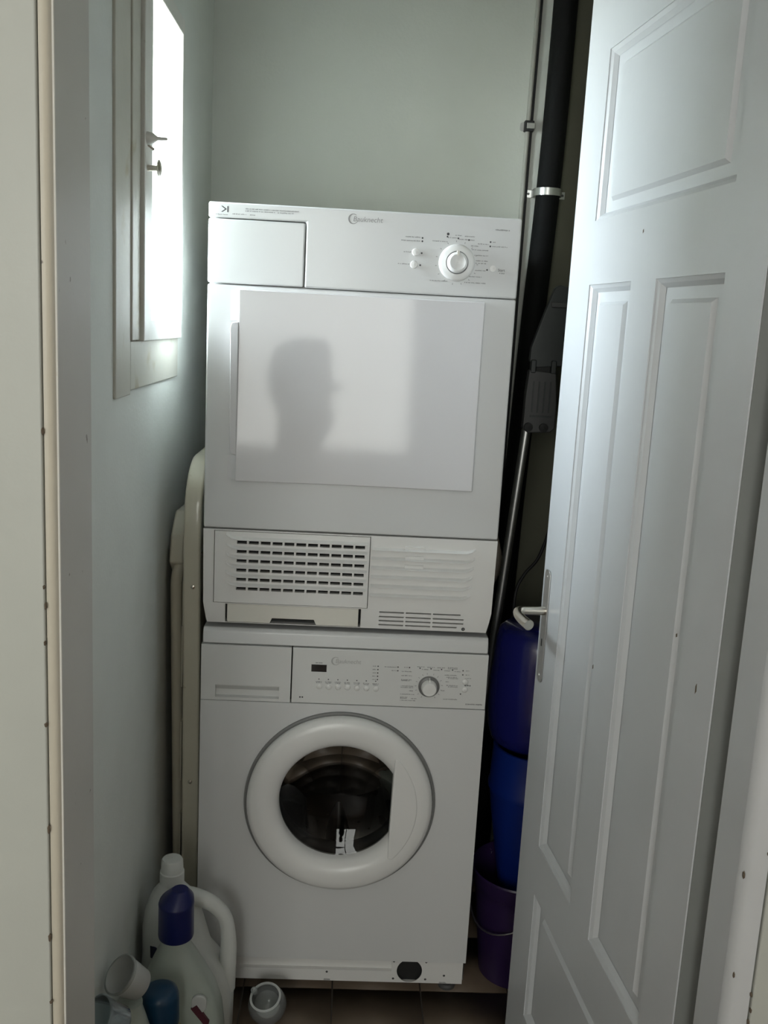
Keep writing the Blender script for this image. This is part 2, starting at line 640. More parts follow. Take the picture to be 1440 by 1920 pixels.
# hall behind the camera with a curtained window at its far end
hw = HALLWIN
HX = 1.7
bm = NB()
box(bm, -1.3, hw['x0'], -4.3, -4.2, 0, CZ)
box(bm, hw['x1'], HX + 0.1, -4.3, -4.2, 0, CZ)
box(bm, hw['x0'], hw['x1'], -4.3, -4.2, 0, hw['z0'])
box(bm, hw['x0'], hw['x1'], -4.3, -4.2, hw['z1'], CZ)
struct(obj('wall_hall_back', bm, hall_m))
struct(B('wall_hall_left', hall_m, None, -1.3, -1.2, -4.2, PY1, 0, CZ))
struct(B('wall_hall_right', hall_m, None, HX, HX + 0.1, -4.2, PY1, 0, CZ))
w2 = struct(empty('window_2', (hw['x0'], -4.2, hw['z0'])))
bm = NB()
for a in (hw['x0'], (hw['x0'] + hw['x1']) / 2 - 0.025, hw['x1'] - 0.05):
    box(bm, a, a + 0.05, -4.23, -4.19, hw['z0'], hw['z1'])
box(bm, hw['x0'], hw['x1'], -4.23, -4.19, hw['z0'], hw['z0'] + 0.05)
box(bm, hw['x0'], hw['x1'], -4.23, -4.19, hw['z1'] - 0.05, hw['z1'])
obj('window_frame', bm, wood_w, w2)
B('curtain', hall_m, w2, hw['x0'], hw['x1'], -4.295, -4.285, hw['z0'], hw['z1'])

# door frame: jambs, head, casings
tr = struct(empty('trim_1', (JL, PY0, 0)))
jamb_m = mat('jamb_paint', (0.62, 0.615, 0.58), 0.4, noise=0.07, nscale=5, bump=0.12, bscale=60, dirt=((0.13, 0.11, 0.08), 40, 0.72, 0.76))
obj('jamb', prism(NB(), [(-0.046, PY0), (-0.007, PY0), (-0.0165, PY1), (-0.046, PY1)], 'z', 0, 2.13), jamb_m, tr)
bd = -0.0175
prof = [(-0.0072, PY0), (-0.0085, PY0 - 0.006), (-0.011, PY0 - 0.0095), (-0.0145, PY0 - 0.0105), (bd, PY0 - 0.011), (bd, PY0)]
obj('bead', prism(NB(), prof, 'z', 0, 2.13), bead_m, tr, smooth=50)
obj('edge_strip', prism(NB(), [(-0.0078, PY0 + 0.003), (-0.0060, PY0 + 0.002), (-0.0060, PY0 - 0.0015), (-0.0085, PY0 - 0.0025)], 'z', 0, 2.13), sash_m, tr)
B('casing_board', casing_m, tr, bd - 0.13, bd - 0.0008, PY0 - 0.016, PY0, 0, 2.25, bevel=0.002)
for z in (0.34, 0.46, 0.55, 0.60, 0.72, 0.80, 0.93, 1.05, 1.14, 1.18, 1.36, 1.2):
    bm = NB()
    bmesh.ops.create_icosphere(bm, subdivisions=1, radius=1)
    xform(bm, Matrix.Translation((bd - 0.0005 + random.uniform(-.001, .001), PY0 - 0.0145, z)) @ Matrix.Diagonal((random.uniform(.0012, .0025), .003, random.uniform(.002, .006), 1)))
    obj('paint_chip', bm, chip_m, tr)
tr2 = struct(empty('trim_2', (JR, PY0, 0)))
B('jamb', wood_w, tr2, JR, JR + 0.03, PY0, -0.862, 0, 2.13, bevel=0.002)
B('rebate', wood_w, tr2, JR + 0.022, JR + 0.03, -0.862, PY1, 0, 2.13)
prof = [(JR, PY0), (JR + 0.002, PY0 - 0.008), (JR + 0.010, PY0 - 0.014), (JR + 0.026, PY0 - 0.016), (JR + 0.026, PY0)]
obj('bead', prism(NB(), prof, 'z', 0, 2.13), wood_w, tr2, smooth=40)
B('casing_board', casing_m, tr2, JR + 0.0275, JR + 0.15, PY0 - 0.020, PY0, 0, 2.25, bevel=0.002)
for x, z in ((JR + .027, .72), (JR + .028, .735), (JR + .026, .755), (JR + .027, .70), (JR + .006, .775), (JR + .014, .955), (JR + .013, .962), (JR + .024, .93), (JR + .002, .90)):
    bm = NB()
    bmesh.ops.create_icosphere(bm, subdivisions=1, radius=1)
    xform(bm, Matrix.Translation((x, PY0 - 0.0175 if x > JR + .02 else PY0 - .011, z)) @ Matrix.Diagonal((random.uniform(.001, .002), .003, random.uniform(.002, .006), 1)))
    obj('paint_chip', bm, chip_m, tr2)
tr3 = struct(empty('trim_3', (JL, PY0, 2.13)))
B('head_jamb', wood_w, tr3, JL - 0.03, JR + 0.03, PY0, PY1, 2.10, 2.13)
B('head_casing', casing_m, tr3, bd, JR + 0.0275, PY0 - 0.02, PY0, 2.13, 2.25)

# ------------------------------------------------------------------ closet window
win = struct(empty('window_1', (LX, 0.03, WIN['z0'])))
SX = -0.085                         # face of the sash
y0, y1, z0, z1 = WIN['y0'], WIN['y1'], WIN['z0'], WIN['z1']
# casing boards on the wall
B('casing_board', wcasing_m, win, LX - 0.001, LX + 0.005, -0.325, -0.222, 1.338, 2.35, bevel=0.002)
B('casing_board', wcasing_m, win, LX - 0.001, LX + 0.008, -0.2215, -0.162, 1.43, 2.35, bevel=0.002)
B('apron_board', wcasing_m, win, LX - 0.001, LX + 0.005, -0.2215, 0.225, 1.345, 1.4285, bevel=0.002)
sash = obj('sash', NB(), sash_m, win)
bpy.data.objects.remove(sash, do_unlink=True)
B('stile', sash_m, win, SX - 0.04, SX, y0 - 0.062, y0, z0 - 0.037, z1 + 0.03, bevel=0.002)
B('stile', sash_m, win, SX - 0.04, SX, y1, y1 + 0.012, z0 - 0.037, z1 + 0.03, bevel=0.002)
B('bottom_rail', sash_m, win, SX - 0.04, SX - 0.0004, y0, y1, z0 - 0.037, z0, bevel=0.002)
B('top_rail', sash_m, win, SX - 0.04, SX - 0.0004, y0, y1, z1, z1 + 0.03, bevel=0.002)
B('pane', pane_m, win, SX - 0.030, SX - 0.027, y0 - 0.004, y1 + 0.004, z0 - 0.004, z1 + 0.004)
B('sill', wcasing_m, win, LX - WT, SX - 0.045, wh[0], wh[1], z0 - 0.041, z0 - 0.02)
# latch: turn button with a pin, and a small mushroom knob
lt = obj('latch', lathe(NB(), [(0.001, -0.012), (0.010, -0.011), (0.011, 0), (0.011, 0.016), (0.009, 0.022), (0.003, 0.030), (0.0022, 0.046), (0.0005, 0.047)], (SX - 0.012, y0 - 0.047, 1.772), 'x', 16), sash_m, win, smooth=40)
obj('latch_pin', tube(NB(), [(SX, y0 - 0.041, 1.762), (SX + 0.010, y0 - 0.037, 1.755)], 0.0025, 8), nickel, lt)
obj('knob', lathe(NB(), [(0.001, -0.004), (0.006, -0.003), (0.0052, 0.004), (0.0048, 0.017), (0.008, 0.018), (0.014, 0.0195), (0.015, 0.021), (0.010, 0.0235), (0.001, 0.025)], (SX - 0.001, y0 - 0.041, 1.724), 'x', 20), nickel, win, smooth=50)

# ------------------------------------------------------------------ the open door
ANG = math.radians(-5.5)
DW, DH, DT = 0.70, 2.08, 0.038
door_bm = NB()
PAN = [(0.112, 0.605, 1.667, 1.935), (0.112, 0.302, 0.527, 1.563), (0.396, 0.605, 0.527, 1.563), (0.112, 0.605, 0.162, 0.425)]
grid_plate(door_bm, 0.0, DW, 0.01, DH, PAN, 0.0, 0.013, DT)
# the back of the door
door_bm.faces.new([door_bm.verts.new(p) for p in ((0, DT, 0.01), (DW, DT, 0.01), (DW, DT, DH), (0, DT, DH))])
door = struct(obj('door_1', door_bm, wood_w, fix=False))
door.location = (0.667, -0.13, 0)
door.rotation_euler = (0, 0, math.radians(-90) - ANG)
for k, (a, b, c, d) in enumerate(PAN):
    # panel with a raised field, set in the frame behind a sloping moulding
    bm = NB()
    mg = 0.042 if k else 0.05
    mgz = 0.034
    def ring(i, jz, y):
        return [bm.verts.new(p) for p in ((a + i, y, c + jz), (b - i, y, c + jz), (b - i, y, d - jz), (a + i, y, d - jz))]
    r0 = ring(0, 0, 0.0125)
    r1 = ring(mg - 0.006, mgz - 0.006, 0.0120)
    r2 = ring(mg, mgz, 0.0065)
    for p, q in ((r0, r1), (r1, r2)):
        for i in range(4):
            j = (i + 1) % 4
            bm.faces.new((p[i], p[j], q[j], q[i]))
    bm.faces.new(r2)
    obj('panel', bm, wood_w, door)
    bm = NB()
    wd = 0.012
    o_ = [(a, c), (b, c), (b, d), (a, d)]
    i_ = [(a + wd, c + wd), (b - wd, c + wd), (b - wd, d - wd), (a + wd, d - wd)]
    va = [bm.verts.new((p[0], 0.0015, p[1])) for p in o_]
    vm = [bm.verts.new(((p[0] + q[0]) / 2, 0.005, (p[1] + q[1]) / 2)) for p, q in zip(o_, i_)]
    vb = [bm.verts.new((p[0], 0.0118, p[1])) for p in i_]
    for p, q in ((va, vm), (vm, vb)):
        for i in range(4):
            j = (i + 1) % 4
            bm.faces.new((p[i], p[j], q[j], q[i]))
    obj('moulding', bm, wood_w, door)
# handle: long plate, lever, keyhole
pl_ = obj('handle_plate', prism_xz(NB(), rrect(0.016, 0.046, 0.825, 1.045, 0.010, 4), -0.003, 0.0), alu, door, bevel=0.001)
obj('keyhole', prism_xz(NB(), rrect(0.028, 0.033, 0.895, 0.91, 0.002, 2), -0.0034, -0.0025), black, pl_)
lv = smooth_path([(0.031, 0, 0.965), (0.031, -0.03, 0.965), (0.031, -0.047, 0.965), (0.038, -0.056, 0.965), (0.052, -0.058, 0.962), (0.075, -0.055, 0.959), (0.096, -0.050, 0.957)], 6)
rr = [0.0085 + 0.002 * max(0, (p.x - 0.031) / 0.1) for p in lv]
obj('lever', tube(NB(), lv, rr, 14), nickel, pl_, smooth=60)
for z in (1.032, 0.838):
    obj('screw', lathe(NB(), [(0.0035, 0), (0.003, -0.001), (0.0005, -0.0012)], (0.031, -0.003, z), 'y', 10), zinc, pl_)
for s, z, h in ((0.33, 1.63, 0.006), (0.50, 0.40, 0.010), (0.585, 1.10, 0.006), (0.655, 1.05, 0.014), (0.30, 0.95, 0.008)):
    obj('paint_chip', prism_xz(NB(), [(s, z), (s + 0.003, z + h * 0.3), (s + 0.002, z + h), (s - 0.0005, z + h * 0.7)], -0.0004, 0.0003), chip_m, door)
B('hinge_edge_shade', mat('gap_shade_grey', (0.22, 0.23, 0.22), 0.6, noise=0.1, nscale=20), door, DW, DW + 0.0015, 0.002, DT - 0.001, 0.012, DH - 0.002)  # grey strip paints the shade of the hinge-side gap onto the door edge
for z in (0.25, 1.80):
    obj('hinge', lathe(NB(), [(0.007, 0), (0.007, 0.09)], (DW + 0.006, 0.030, z), 'z', 12, cap0=True, cap1=True), zinc, door)

# ------------------------------------------------------------------ tumble dryer
W = 0.595
dz0, dz1 = 0.860, 1.690
dry = empty('tumble_dryer', (W / 2, 0.29, 0.852))
tag(dry, 'white condenser tumble dryer stacked on top of the washing machine', 'dryer')
# cabinet: open-fronted shell
bm = NB()
box(bm, 0.0, W, 0.028, 0.58, 0.875, 1.672)
obj('cabinet', bm, enamel, dry, bevel=0.006)
B('top_panel', enamel, dry, 0.001, W - 0.001, 0.030, 0.575, 1.6725, 1.688, bevel=0.005)
# control panel, L-shaped round the water tank drawer
g = 0.0008
cp = obj('control_panel', prism_xz(NB(), [(0.184 + g, 1.540), (W, 1.540), (W, dz1), (0.0, dz1), (0.0, 1.6605 + g), (0.184 + g, 1.6605 + g)], 0.0, 0.0278), enamel, dry, bevel=0.004, seg=3)
obj('tank_drawer', prism_xz(NB(), rrect(0.0, 0.184 - g, 1.541, 1.6605 - g, 0.004, 3), 0.0003, 0.0278), enamel, dry, bevel=0.003, seg=3)
# program knob: skirt, knob, pointer
kx, kz = 0.4745, 1.602
kn = obj('program_knob', lathe(NB(), [(0.0345, 0.001), (0.0345, -0.004), (0.033, -0.007), (0.029, -0.009), (0.0215, -0.0105)], (kx, 0, kz), 'y', 48), plastic, dry, smooth=50)
obj('knob_groove', lathe(NB(), [(0.0222, -0.0105), (0.0205, -0.0085), (0.0195, -0.0105)], (kx, 0, kz), 'y', 48), ink_l, kn)
obj('knob_cap', lathe(NB(), [(0.0198, -0.0085), (0.0193, -0.020), (0.0175, -0.0235), (0.0145, -0.0248), (0.0135, -0.0236), (0.0005, -0.0226)], (kx, 0, kz), 'y', 48), plastic, kn, smooth=50)
B('pointer', plastic_b, kn, kx - 0.002, kx + 0.002, -0.026, -0.01, kz + 0.012, kz + 0.021)
for bx_, bz in ((0.395, 1.6175), (0.393, 1.5945)):
    obj('button', lathe(NB(), [(0.0072, 0.001), (0.0072, -0.003), (0.0062, -0.0045), (0.0005, -0.005)], (bx_, 0, bz), 'y', 24), plastic, dry, smooth=50)
obj('start_button', lathe(NB(), [(0.006, 0.001), (0.006, -0.0015), (0.0005, -0.002)], (0.545, 0, 1.595), 'y', 20), plastic, dry, smooth=50)
# print on the panel
E_ = -0.0004
bm = NB()
quad(bm, 0.0352, 0.0375, 1.6715, 1.6825, E_)
bm.faces.new([bm.verts.new((x, E_, z)) for x, z in ((0.0235, 1.6825), (0.0265, 1.6825), (0.0345, 1.677), (0.0265, 1.6715), (0.0235, 1.6715), (0.031, 1.677))])
for x, z in ((0.4065, 1.6445), (0.4065, 1.6385), (0.4065, 1.6165), (0.4050, 1.594), (0.454, 1.6495), (0.475, 1.6475), (0.4955, 1.6455), (0.537, 1.644), (0.537, 1.636), (0.534, 1.592)):
    dot(bm, x, z, 0.0017, E_)
dot(bm, 0.455, 1.6545, 0.0026, E_)
text_front(bm, 'Start', 0.555, 1.5905, E_, size=0.007)
obj('panel_print', bm, ink, dry)['kind'] = 'stuff'
bm = NB()
for x0_, x1_, z in ((0.069, 0.170, 1.6795), (0.069, 0.125, 1.6755), (0.13, 0.16, 1.6755), (0.045, 0.071, 1.669), (0.078, 0.088, 1.669), (0.014, 0.036, 1.667),
                    (0.374, 0.402, 1.6455), (0.366, 0.402, 1.6385), (0.372, 0.386, 1.6175), (0.362, 0.384, 1.595), (0.426, 0.455, 1.6405),
                    (0.513, 0.534, 1.6395), (0.50, 0.514, 1.635), (0.502, 0.534, 1.628), (0.508, 0.534, 1.618), (0.511, 0.534, 1.608), (0.511, 0.531, 1.6035), (0.511, 0.531, 1.590),
                    (0.500, 0.524, 1.578), (0.492, 0.533, 1.5665), (0.425, 0.459, 1.567), (0.469, 0.481, 1.653), (0.487, 0.506, 1.652), (0.541, 0.548, 1.644), (0.541, 0.570, 1.636), (0.558, 0.568, 1.587),
                    (0.455, 0.473, 1.648), (0.476, 0.494, 1.646), (0.496, 0.506, 1.6455)):
    scribble(bm, x0_, x1_, z, E_)
for a in range(-50, 300, 24):
    aa = math.radians(a)
    r0_, r1_ = 0.0385, 0.0415
    dx, dz = math.cos(aa), math.sin(aa)
    px, pz = -dz * 0.0006, dx * 0.0006
    bm.faces.new([bm.verts.new((kx + dx * r_ + px * s, E_, kz + dz * r_ + pz * s)) for r_, s in ((r0_, 1), (r1_, 1), (r1_, -1), (r0_, -1))])
scribble(bm, 0.545, 0.572, 1.667, E_, 0.003)
obj('fine_print', bm, ink_l, dry)['kind'] = 'stuff'


def brand(parent, x, z, y, width, m):
    bm = NB()
    h = width * 0.145
    # ring mark, thick on its left side
    n = 28
    cx, cz, R = x + h, z + h * 0.45, h
    for i in range(n):
        a, b = [math.radians(50 + 290 * k / n) for k in (i, i + 1)]
        ta, tb = [h * (0.12 + 0.22 * max(0, -math.cos(q - 0.0))) for q in (a, b)]
        bm.faces.new([bm.verts.new((cx + r_ * math.cos(q), y, cz + r_ * math.sin(q))) for q, r_ in ((a, R), (b, R), (b, R - tb), (a, R - ta))])
    text_front(bm, 'Bauknecht', x + h * 1.05, z, y, width=width - h * 1.05, size=0.01, shear=0.15)
    return obj('logo', bm, m, parent)


brand(dry, 0.2635, 1.668, E_, 0.066, logo_m)
# front panel and loading door
FP = 1.0615
B('front_panel', enamel, dry, 0.0, W, 0.0015, 0.0278, FP, 1.5388, bevel=0.004, seg=3)
dd = -0.013
DX0, DX1, DZ0, DZ1, DR = 0.062, 0.534, 1.160, 1.531, 4.0
bm = NB()
NX, NZ = 48, 38
dcx, dcz = (DX0 + DX1) / 2, (DZ0 + DZ1) / 2


def dish(x, z):
    """the door front is very slightly dished, with a rolled edge"""
    e = min(x - DX0, DX1 - x, z - DZ0, DZ1 - z)
    half = ((DX1 - DX0) / 2) ** 2 + ((DZ1 - DZ0) / 2) ** 2
    y = dd + (half - (x - dcx) ** 2 - (z - dcz) ** 2) / (2 * DR)
    return y


gx = [DX0 + (DX1 - DX0) * i / NX for i in range(NX + 1)]
gz = [DZ0 + (DZ1 - DZ0) * j / NZ for j in range(NZ + 1)]
gv = [[bm.verts.new((x, dish(x, z), z)) for z in gz] for x in gx]
for i in range(NX):
    for j in range(NZ):
        bm.faces.new((gv[i][j], gv[i + 1][j], gv[i + 1][j + 1], gv[i][j + 1]))
edge = [gv[i][0] for i in range(NX + 1)] + [gv[NX][j] for j in range(1, NZ + 1)] + [gv[i][NZ] for i in range(NX - 1, -1, -1)] + [gv[0][j] for j in range(NZ - 1, 0, -1)]
back = [bm.verts.new((v.co.x, 0.0016, v.co.z)) for v in edge]
for i in range(len(edge)):
    j = (i + 1) % len(edge)
    bm.faces.new((edge[i], back[i], back[j], edge[j]))
ld = obj('loading_door', bm, door_en, dry, bevel=0.0025, seg=3)
obj('door_grip', prism_xz(NB(), [(0.0625, 1.470), (0.050, 1.468), (0.0465, 1.460), (0.0500, 1.222), (0.0535, 1.214), (0.0625, 1.212)], dd + 0.0022, dd + 0.008), door_en, ld, bevel=0.0015)
for za, zb in ((1.472, 1.529), (1.163, 1.211)):
    obj('grip_scoop', prism(NB(), [(0.0450, 0.0016), (0.052, -0.0005), (0.058, -0.0045), (0.0619, -0.0085), (0.0619, 0.0016)], 'z', za, zb), door_en, ld, smooth=50)
# base panel with vent openings
holes = []
for r_, (za, zb) in enumerate(((0.8975, 0.9005), (0.8875, 0.8905), (0.8785, 0.8815), (0.8695, 0.8725))):
    for xa, xb in ((0.362, 0.413), (0.417, 0.469), (0.473, 0.530 if r_ in (0,) else 0.537)):
        holes.append((xa, xb if not (r_ == 3 and xb > 0.5) else 0.524, za, zb))
holes.append((0.0465, 0.3245, 0.8635, 0.9035))
holes.append((0.022, 0.3375, 0.9055, 1.0565))
bm = NB()
grid_plate(bm, 0.0, W, 0.862, 1.0588, holes, 0.002, 0.02, 0.026)
for v in bm.verts:      # the base narrows and rolls back towards its lower edge
    t = max(0.0, (0.93 - v.co.z) / 0.07)
    v.co.x += (0.5 - v.co.x / W) * 2 * 0.010 * t ** 1.6 if (v.co.x < 0.002 or v.co.x > W - 0.002) else 0
    if v.co.y < 0.004:
        v.co.y += 0.006 * t ** 2
bp_ = obj('base_panel', bm, plastic, dry, fix=False)
B('vent_interior', black, dry, 0.012, W - 0.012, 0.0245, 0.0275, 0.866, 1.056)
# left vent flap: plate pierced by six rows of eleven slots
SR = [1.0345 - 0.0193 * k for k in range(6)]
SC = [0.068 + 0.02385 * k for k in range(11)]
holes = []
for z in SR:
    for x in SC:
        holes.append((x, x + 0.0198, z - 0.0042, z + 0.0042))
bm = NB()
grid_plate(bm, 0.0235, 0.336, 0.907, 1.0555, holes, 0.0005, 0.012, 0.016)
vf = obj('vent_flap', bm, plastic, dry, fix=False)


def louvre(parent, xa, xb, z, left_end, y=0.0005):
    """a lip that stands proud above a slot, its outer end sweeping up"""
    bm = NB()
    n = 10
    secs = []
    for i in range(n + 1):
        if left_end:
            x = xa + (xb - xa) * (0 if i == 0 else (i / n) ** 2)
            t = max(0.0, 1 - (x - xa) / 0.022)
        else:
            x = xb - (xb - xa) * (1 - i / n) ** 2
            t = max(0.0, 1 - (xb - x) / 0.022)
        up = 0.0075 * t ** 2
        k = 1 - 0.85 * t ** 2
        secs.append([bm.verts.new(p) for p in ((x, y, z + 0.0052 + up), (x, y - 0.0085 * k, z + 0.0010 + up), (x, y - 0.0080 * k, z - 0.0008 + up), (x, y, z - 0.0012 + up))])
    for i in range(n):
        for k in range(3):
            bm.faces.new((secs[i][k], secs[i][k + 1], secs[i + 1][k + 1], secs[i + 1][k]))
    return obj('louvre', bm, plastic, parent, smooth=45)


for z in SR:
    louvre(vf, 0.046, 0.331, z + 0.0052, True)
for k, z in enumerate(SR):
    louvre(bp_, 0.341, 0.552 - 0.001 * k, z - 0.0045, False, y=0.002)
    if k < 3:
        B('louvre_tab', plastic, bp_, 0.408, 0.447, -0.0018, 0.003, z - 0.0065, z + 0.0055, bevel=0.0008)
# filter drawer flap with grip notch
obj('filter_flap', prism_xz(NB(), [(0.0520, 0.8650), (0.138, 0.8650), (0.1425, 0.8755), (0.2285, 0.8755), (0.233, 0.8650), (0.3195, 0.8650), (0.3195, 0.9028), (0.0505, 0.9028), (0.0505, 0.868)], 0.004, 0.012), plastic_b, dry, bevel=0.001)
obj('screw_hole', lathe(NB(), [(0.0038, 0.0), (0.003, -0.001), (0.0005, -0.0005)], (0.5375, 0.0055, 0.8685), 'y', 12), darkgrey, dry)
for fx in (0.05, W - 0.045):
    for fy in (0.09, 0.53):
        obj('foot', lathe(NB(), [(0.018, 0.0), (0.018, 0.010), (0.010, 0.012), (0.010, 0.024)], (fx, fy, 0.8515), 'z', 16, cap0=True), darkgrey, dry)

# ------------------------------------------------------------------ washing machine
wm = empty('washing_machine', (W / 2, 0.29, 0.0))
tag(wm, 'white front-loading washing machine with round porthole door, standing on the tiled floor', 'washing machine')
bm = NB()
for f in (((0.0, 0.022, 0.04), (0.0, 0.57, 0.04), (0.0, 0.57, 0.815), (0.0, 0.022, 0.815)),
          ((W, 0.022, 0.04), (W, 0.57, 0.04), (W, 0.57, 0.815), (W, 0.022, 0.815)),
          ((0.0, 0.57, 0.04), (W, 0.57, 0.04), (W, 0.57, 0.815), (0.0, 0.57, 0.815)),
          ((0.0, 0.022, 0.815), (W, 0.022, 0.815), (W, 0.57, 0.815), (0.0, 0.57, 0.815)),
          ((0.0, 0.022, 0.04), (W, 0.022, 0.04), (W, 0.57, 0.04), (0.0, 0.57, 0.04))):
    bm.faces.new([bm.verts.new(p) for p in f])
bmesh.ops.remove_doubles(bm, verts=bm.verts, dist=1e-5)
obj('cabinet', bm, enamel, wm)
obj('worktop', prism(NB(), [(0.003, 0.8175), (0.007, 0.844), (0.013, 0.850), (0.57, 0.850), (0.57, 0.8175)], 'x', 0.002, W - 0.002), enamel, wm, bevel=0.003)
# detergent drawer with recessed grip
bm = NB()
grid_plate(bm, 0.0, 0.1855, 0.6955, 0.8155, [(0.030, 0.162, 0.702, 0.729, 1)], 0.001, 0.014, 0.021)
dr = obj('detergent_drawer', bm, panelgrey, wm, fix=False)
obj('grip_lip', prism(NB(), [(0.0015, 0.7288), (0.0025, 0.7265), (0.0145, 0.715), (0.0145, 0.7288)], 'x', 0.0305, 0.1615), panelgrey, dr)
wp = obj('control_panel', prism_xz(NB(), [(0.188, 0.6955), (W, 0.6955), (W, 0.8155), (0.188, 0.8155)], 0.001, 0.021), panelgrey, wm, bevel=0.0015)
obj('display', prism_xz(NB(), [(0.2275, 0.7655), (0.2590, 0.7655), (0.2590, 0.7810), (0.2275, 0.7810)], 0.0002, 0.002), displ, wm)
for k in range(7):
    x = 0.245 + 0.0197 * k
    obj('button', lathe(NB(), [(0.0062, 0.002), (0.0062, -0.0015), (0.005, -0.003), (0.0005, -0.0033)], (x, 0.001, 0.7335), 'y', 20), plastic, wm, smooth=50)
for x, z, r_ in ((0.549, 0.7555, 0.0065), (0.549, 0.7385, 0.0065)):
    obj('button', lathe(NB(), [(r_, 0.002), (r_, -0.001), (r_ * 0.8, -0.0024), (0.0005, -0.0027)], (x, 0.001, z), 'y', 20), plastic, wm, smooth=50)
kx, kz = 0.4735, 0.743
kn = obj('program_knob', lathe(NB(), [(0.0215, 0.002), (0.0215, -0.004), (0.0200, -0.0055), (0.0165, -0.006), (0.0155, -0.018), (0.0135, -0.021), (0.0005, -0.0215)], (kx, 0, kz), 'y', 40), plastic, wm, smooth=45)
obj('knob_ring', lathe(NB(), [(0.0220, 0.001), (0.0218, -0.0045), (0.0195, -0.0062), (0.0160, -0.0063)], (kx, 0, kz), 'y', 40), mat('grey_ring', (0.16, 0.16, 0.155), 0.35), kn, smooth=50)
B('pointer', plastic, kn, kx - 0.0012, kx + 0.0012, -0.0175, -0.0055, kz + 0.0125, kz + 0.0205)
bm = NB()
E2 = 0.0005
for k in range(7):
    dot(bm, 0.244 + 0.0197 * k, 0.7495, 0.0013, E2)
for k in range(5):
    dot(bm, 0.3655, 0.7825 - 0.0073 * k, 0.0015, E2)
for x, z in ((0.407, 0.7825), (0.407, 0.7745), (0.431, 0.7825), (0.453, 0.782), (0.476, 0.7815), (0.498, 0.781), (0.521, 0.7805), (0.543, 0.780), (0.543, 0.771), (0.541, 0.7285)):
    dot(bm, x, z, 0.0015, E2)
dot(bm, 0.206, 0.7085, 0.0018, E2)
dot(bm, 0.211, 0.7085, 0.0018, E2)
scribble(bm, 0.548, 0.5615, 0.748, E2, 0.0038)
obj('panel_print', bm, ink, wm)['kind'] = 'stuff'
bm = NB()
for k in range(7):
    x = 0.2375 + 0.0197 * k
    scribble(bm, x, x + 0.013, 0.744, E2)
    scribble(bm, x + 0.001, x + 0.012, 0.7415, E2)
for k in range(5):
    scribble(bm, 0.3545, 0.362, 0.7825 - 0.0073 * k, E2)
for x0_, x1_, z in ((0.379, 0.404, 0.782), (0.394, 0.404, 0.7745), (0.415, 0.436, 0.7735), (0.415, 0.437, 0.7645), (0.415, 0.437, 0.7555), (0.415, 0.433, 0.7535), (0.415, 0.441, 0.7415), (0.415, 0.441, 0.7385),
                    (0.433, 0.441, 0.7315), (0.415, 0.444, 0.7235), (0.415, 0.43, 0.717), (0.415, 0.43, 0.7145), (0.415, 0.447, 0.710), (0.438, 0.449, 0.7145),
                    (0.447, 0.462, 0.785), (0.468, 0.483, 0.7845), (0.489, 0.505, 0.7845), (0.511, 0.531, 0.7855), (0.511, 0.531, 0.783), (0.505, 0.530, 0.769), (0.509, 0.531, 0.7645), (0.513, 0.534, 0.762), (0.508, 0.515, 0.7545),
                    (0.510, 0.534, 0.7465), (0.514, 0.534, 0.7435), (0.5, 0.507, 0.7345), (0.505, 0.535, 0.716), (0.549, 0.557, 0.780), (0.549, 0.557, 0.771), (0.548, 0.562, 0.7635), (0.236, 0.250, 0.785), (0.42, 0.428, 0.7825), (0.457, 0.471, 0.7795), (0.481, 0.494, 0.779), (0.504, 0.516, 0.7785), (0.525, 0.538, 0.7775)):
    scribble(bm, x0_, x1_, z, E2)
for a in list(range(-60, 90, 22)) + list(range(100, 245, 20)):
    aa = math.radians(a)
    dx, dz = math.cos(aa), math.sin(aa)
    px, pz = -dz * 0.0005, dx * 0.0005
    bm.faces.new([bm.verts.new((kx + dx * r_ + px * s, E2, kz + dz * r_ + pz * s)) for r_, s in ((0.026, 1), (0.0295, 1), (0.0295, -1), (0.026, -1))])
scribble(bm, 0.553, 0.588, 0.7065, E2, 0.0034)
obj('fine_print', bm, ink_l, wm)['kind'] = 'stuff'
brand(wm, 0.268, 0.786, E2, 0.062, mat('pale_logo', (0.42, 0.42, 0.41), 0.4))

# front panel with the round opening, plinth with the pump hole
pcx, pcz = 0.299, 0.4765
bm = NB()
hx, hz = 0.19, 0.19
grid_plate(bm, 0.0, W, 0.0975, 0.6945, [(pcx - hx, pcx + hx, pcz - hz, pcz + hz)], 0.0, 0.003, 0.022)
square_hole(bm, pcx, pcz, hx, hz, 0.158, 0.0, 0.05)
obj('front_panel', bm, enamel, wm)
bm = NB()
grid_plate(bm, 0.006, W - 0.004, 0.038, 0.0965, [(0.012, 0.432, 0.0655, 0.094, 1), (0.440, 0.504, 0.0385, 0.0963), (0.282, 0.296, 0.0385, 0.0425), (0.540, 0.555, 0.0385, 0.0415)], 0.010, 0.010, 0.02)
square_hole(bm, 0.472, 0.0674, 0.032, 0.0289, 0.0283, 0.010, 0.002, n=48)
kp = obj('plinth', bm, plastic, wm)
B('plinth_interior', black, wm, 0.014, W - 0.014, 0.0206, 0.0215, 0.036, 0.096)
for x, z in ((0.4365, 0.0905), (0.5085, 0.0905), (0.4365, 0.0475), (0.5085, 0.0475), (0.55, 0.058), (0.288, 0.060)):
    obj('screw_hole', lathe(NB(), [(0.0026, -0.0004), (0.0005, -0.0004)], (x, 0.010, z), 'y', 10), black, kp)
for fx in (0.045, W - 0.032):
    for fy in (0.055, 0.53):
        f_ = obj('foot', lathe(NB(), [(0.019, 0.0), (0.020, 0.006), (0.016, 0.011), (0.006, 0.012), (0.006, 0.045)], (fx, fy, 0.0005), 'z', 20, cap0=True), darkgrey, wm, smooth=40)

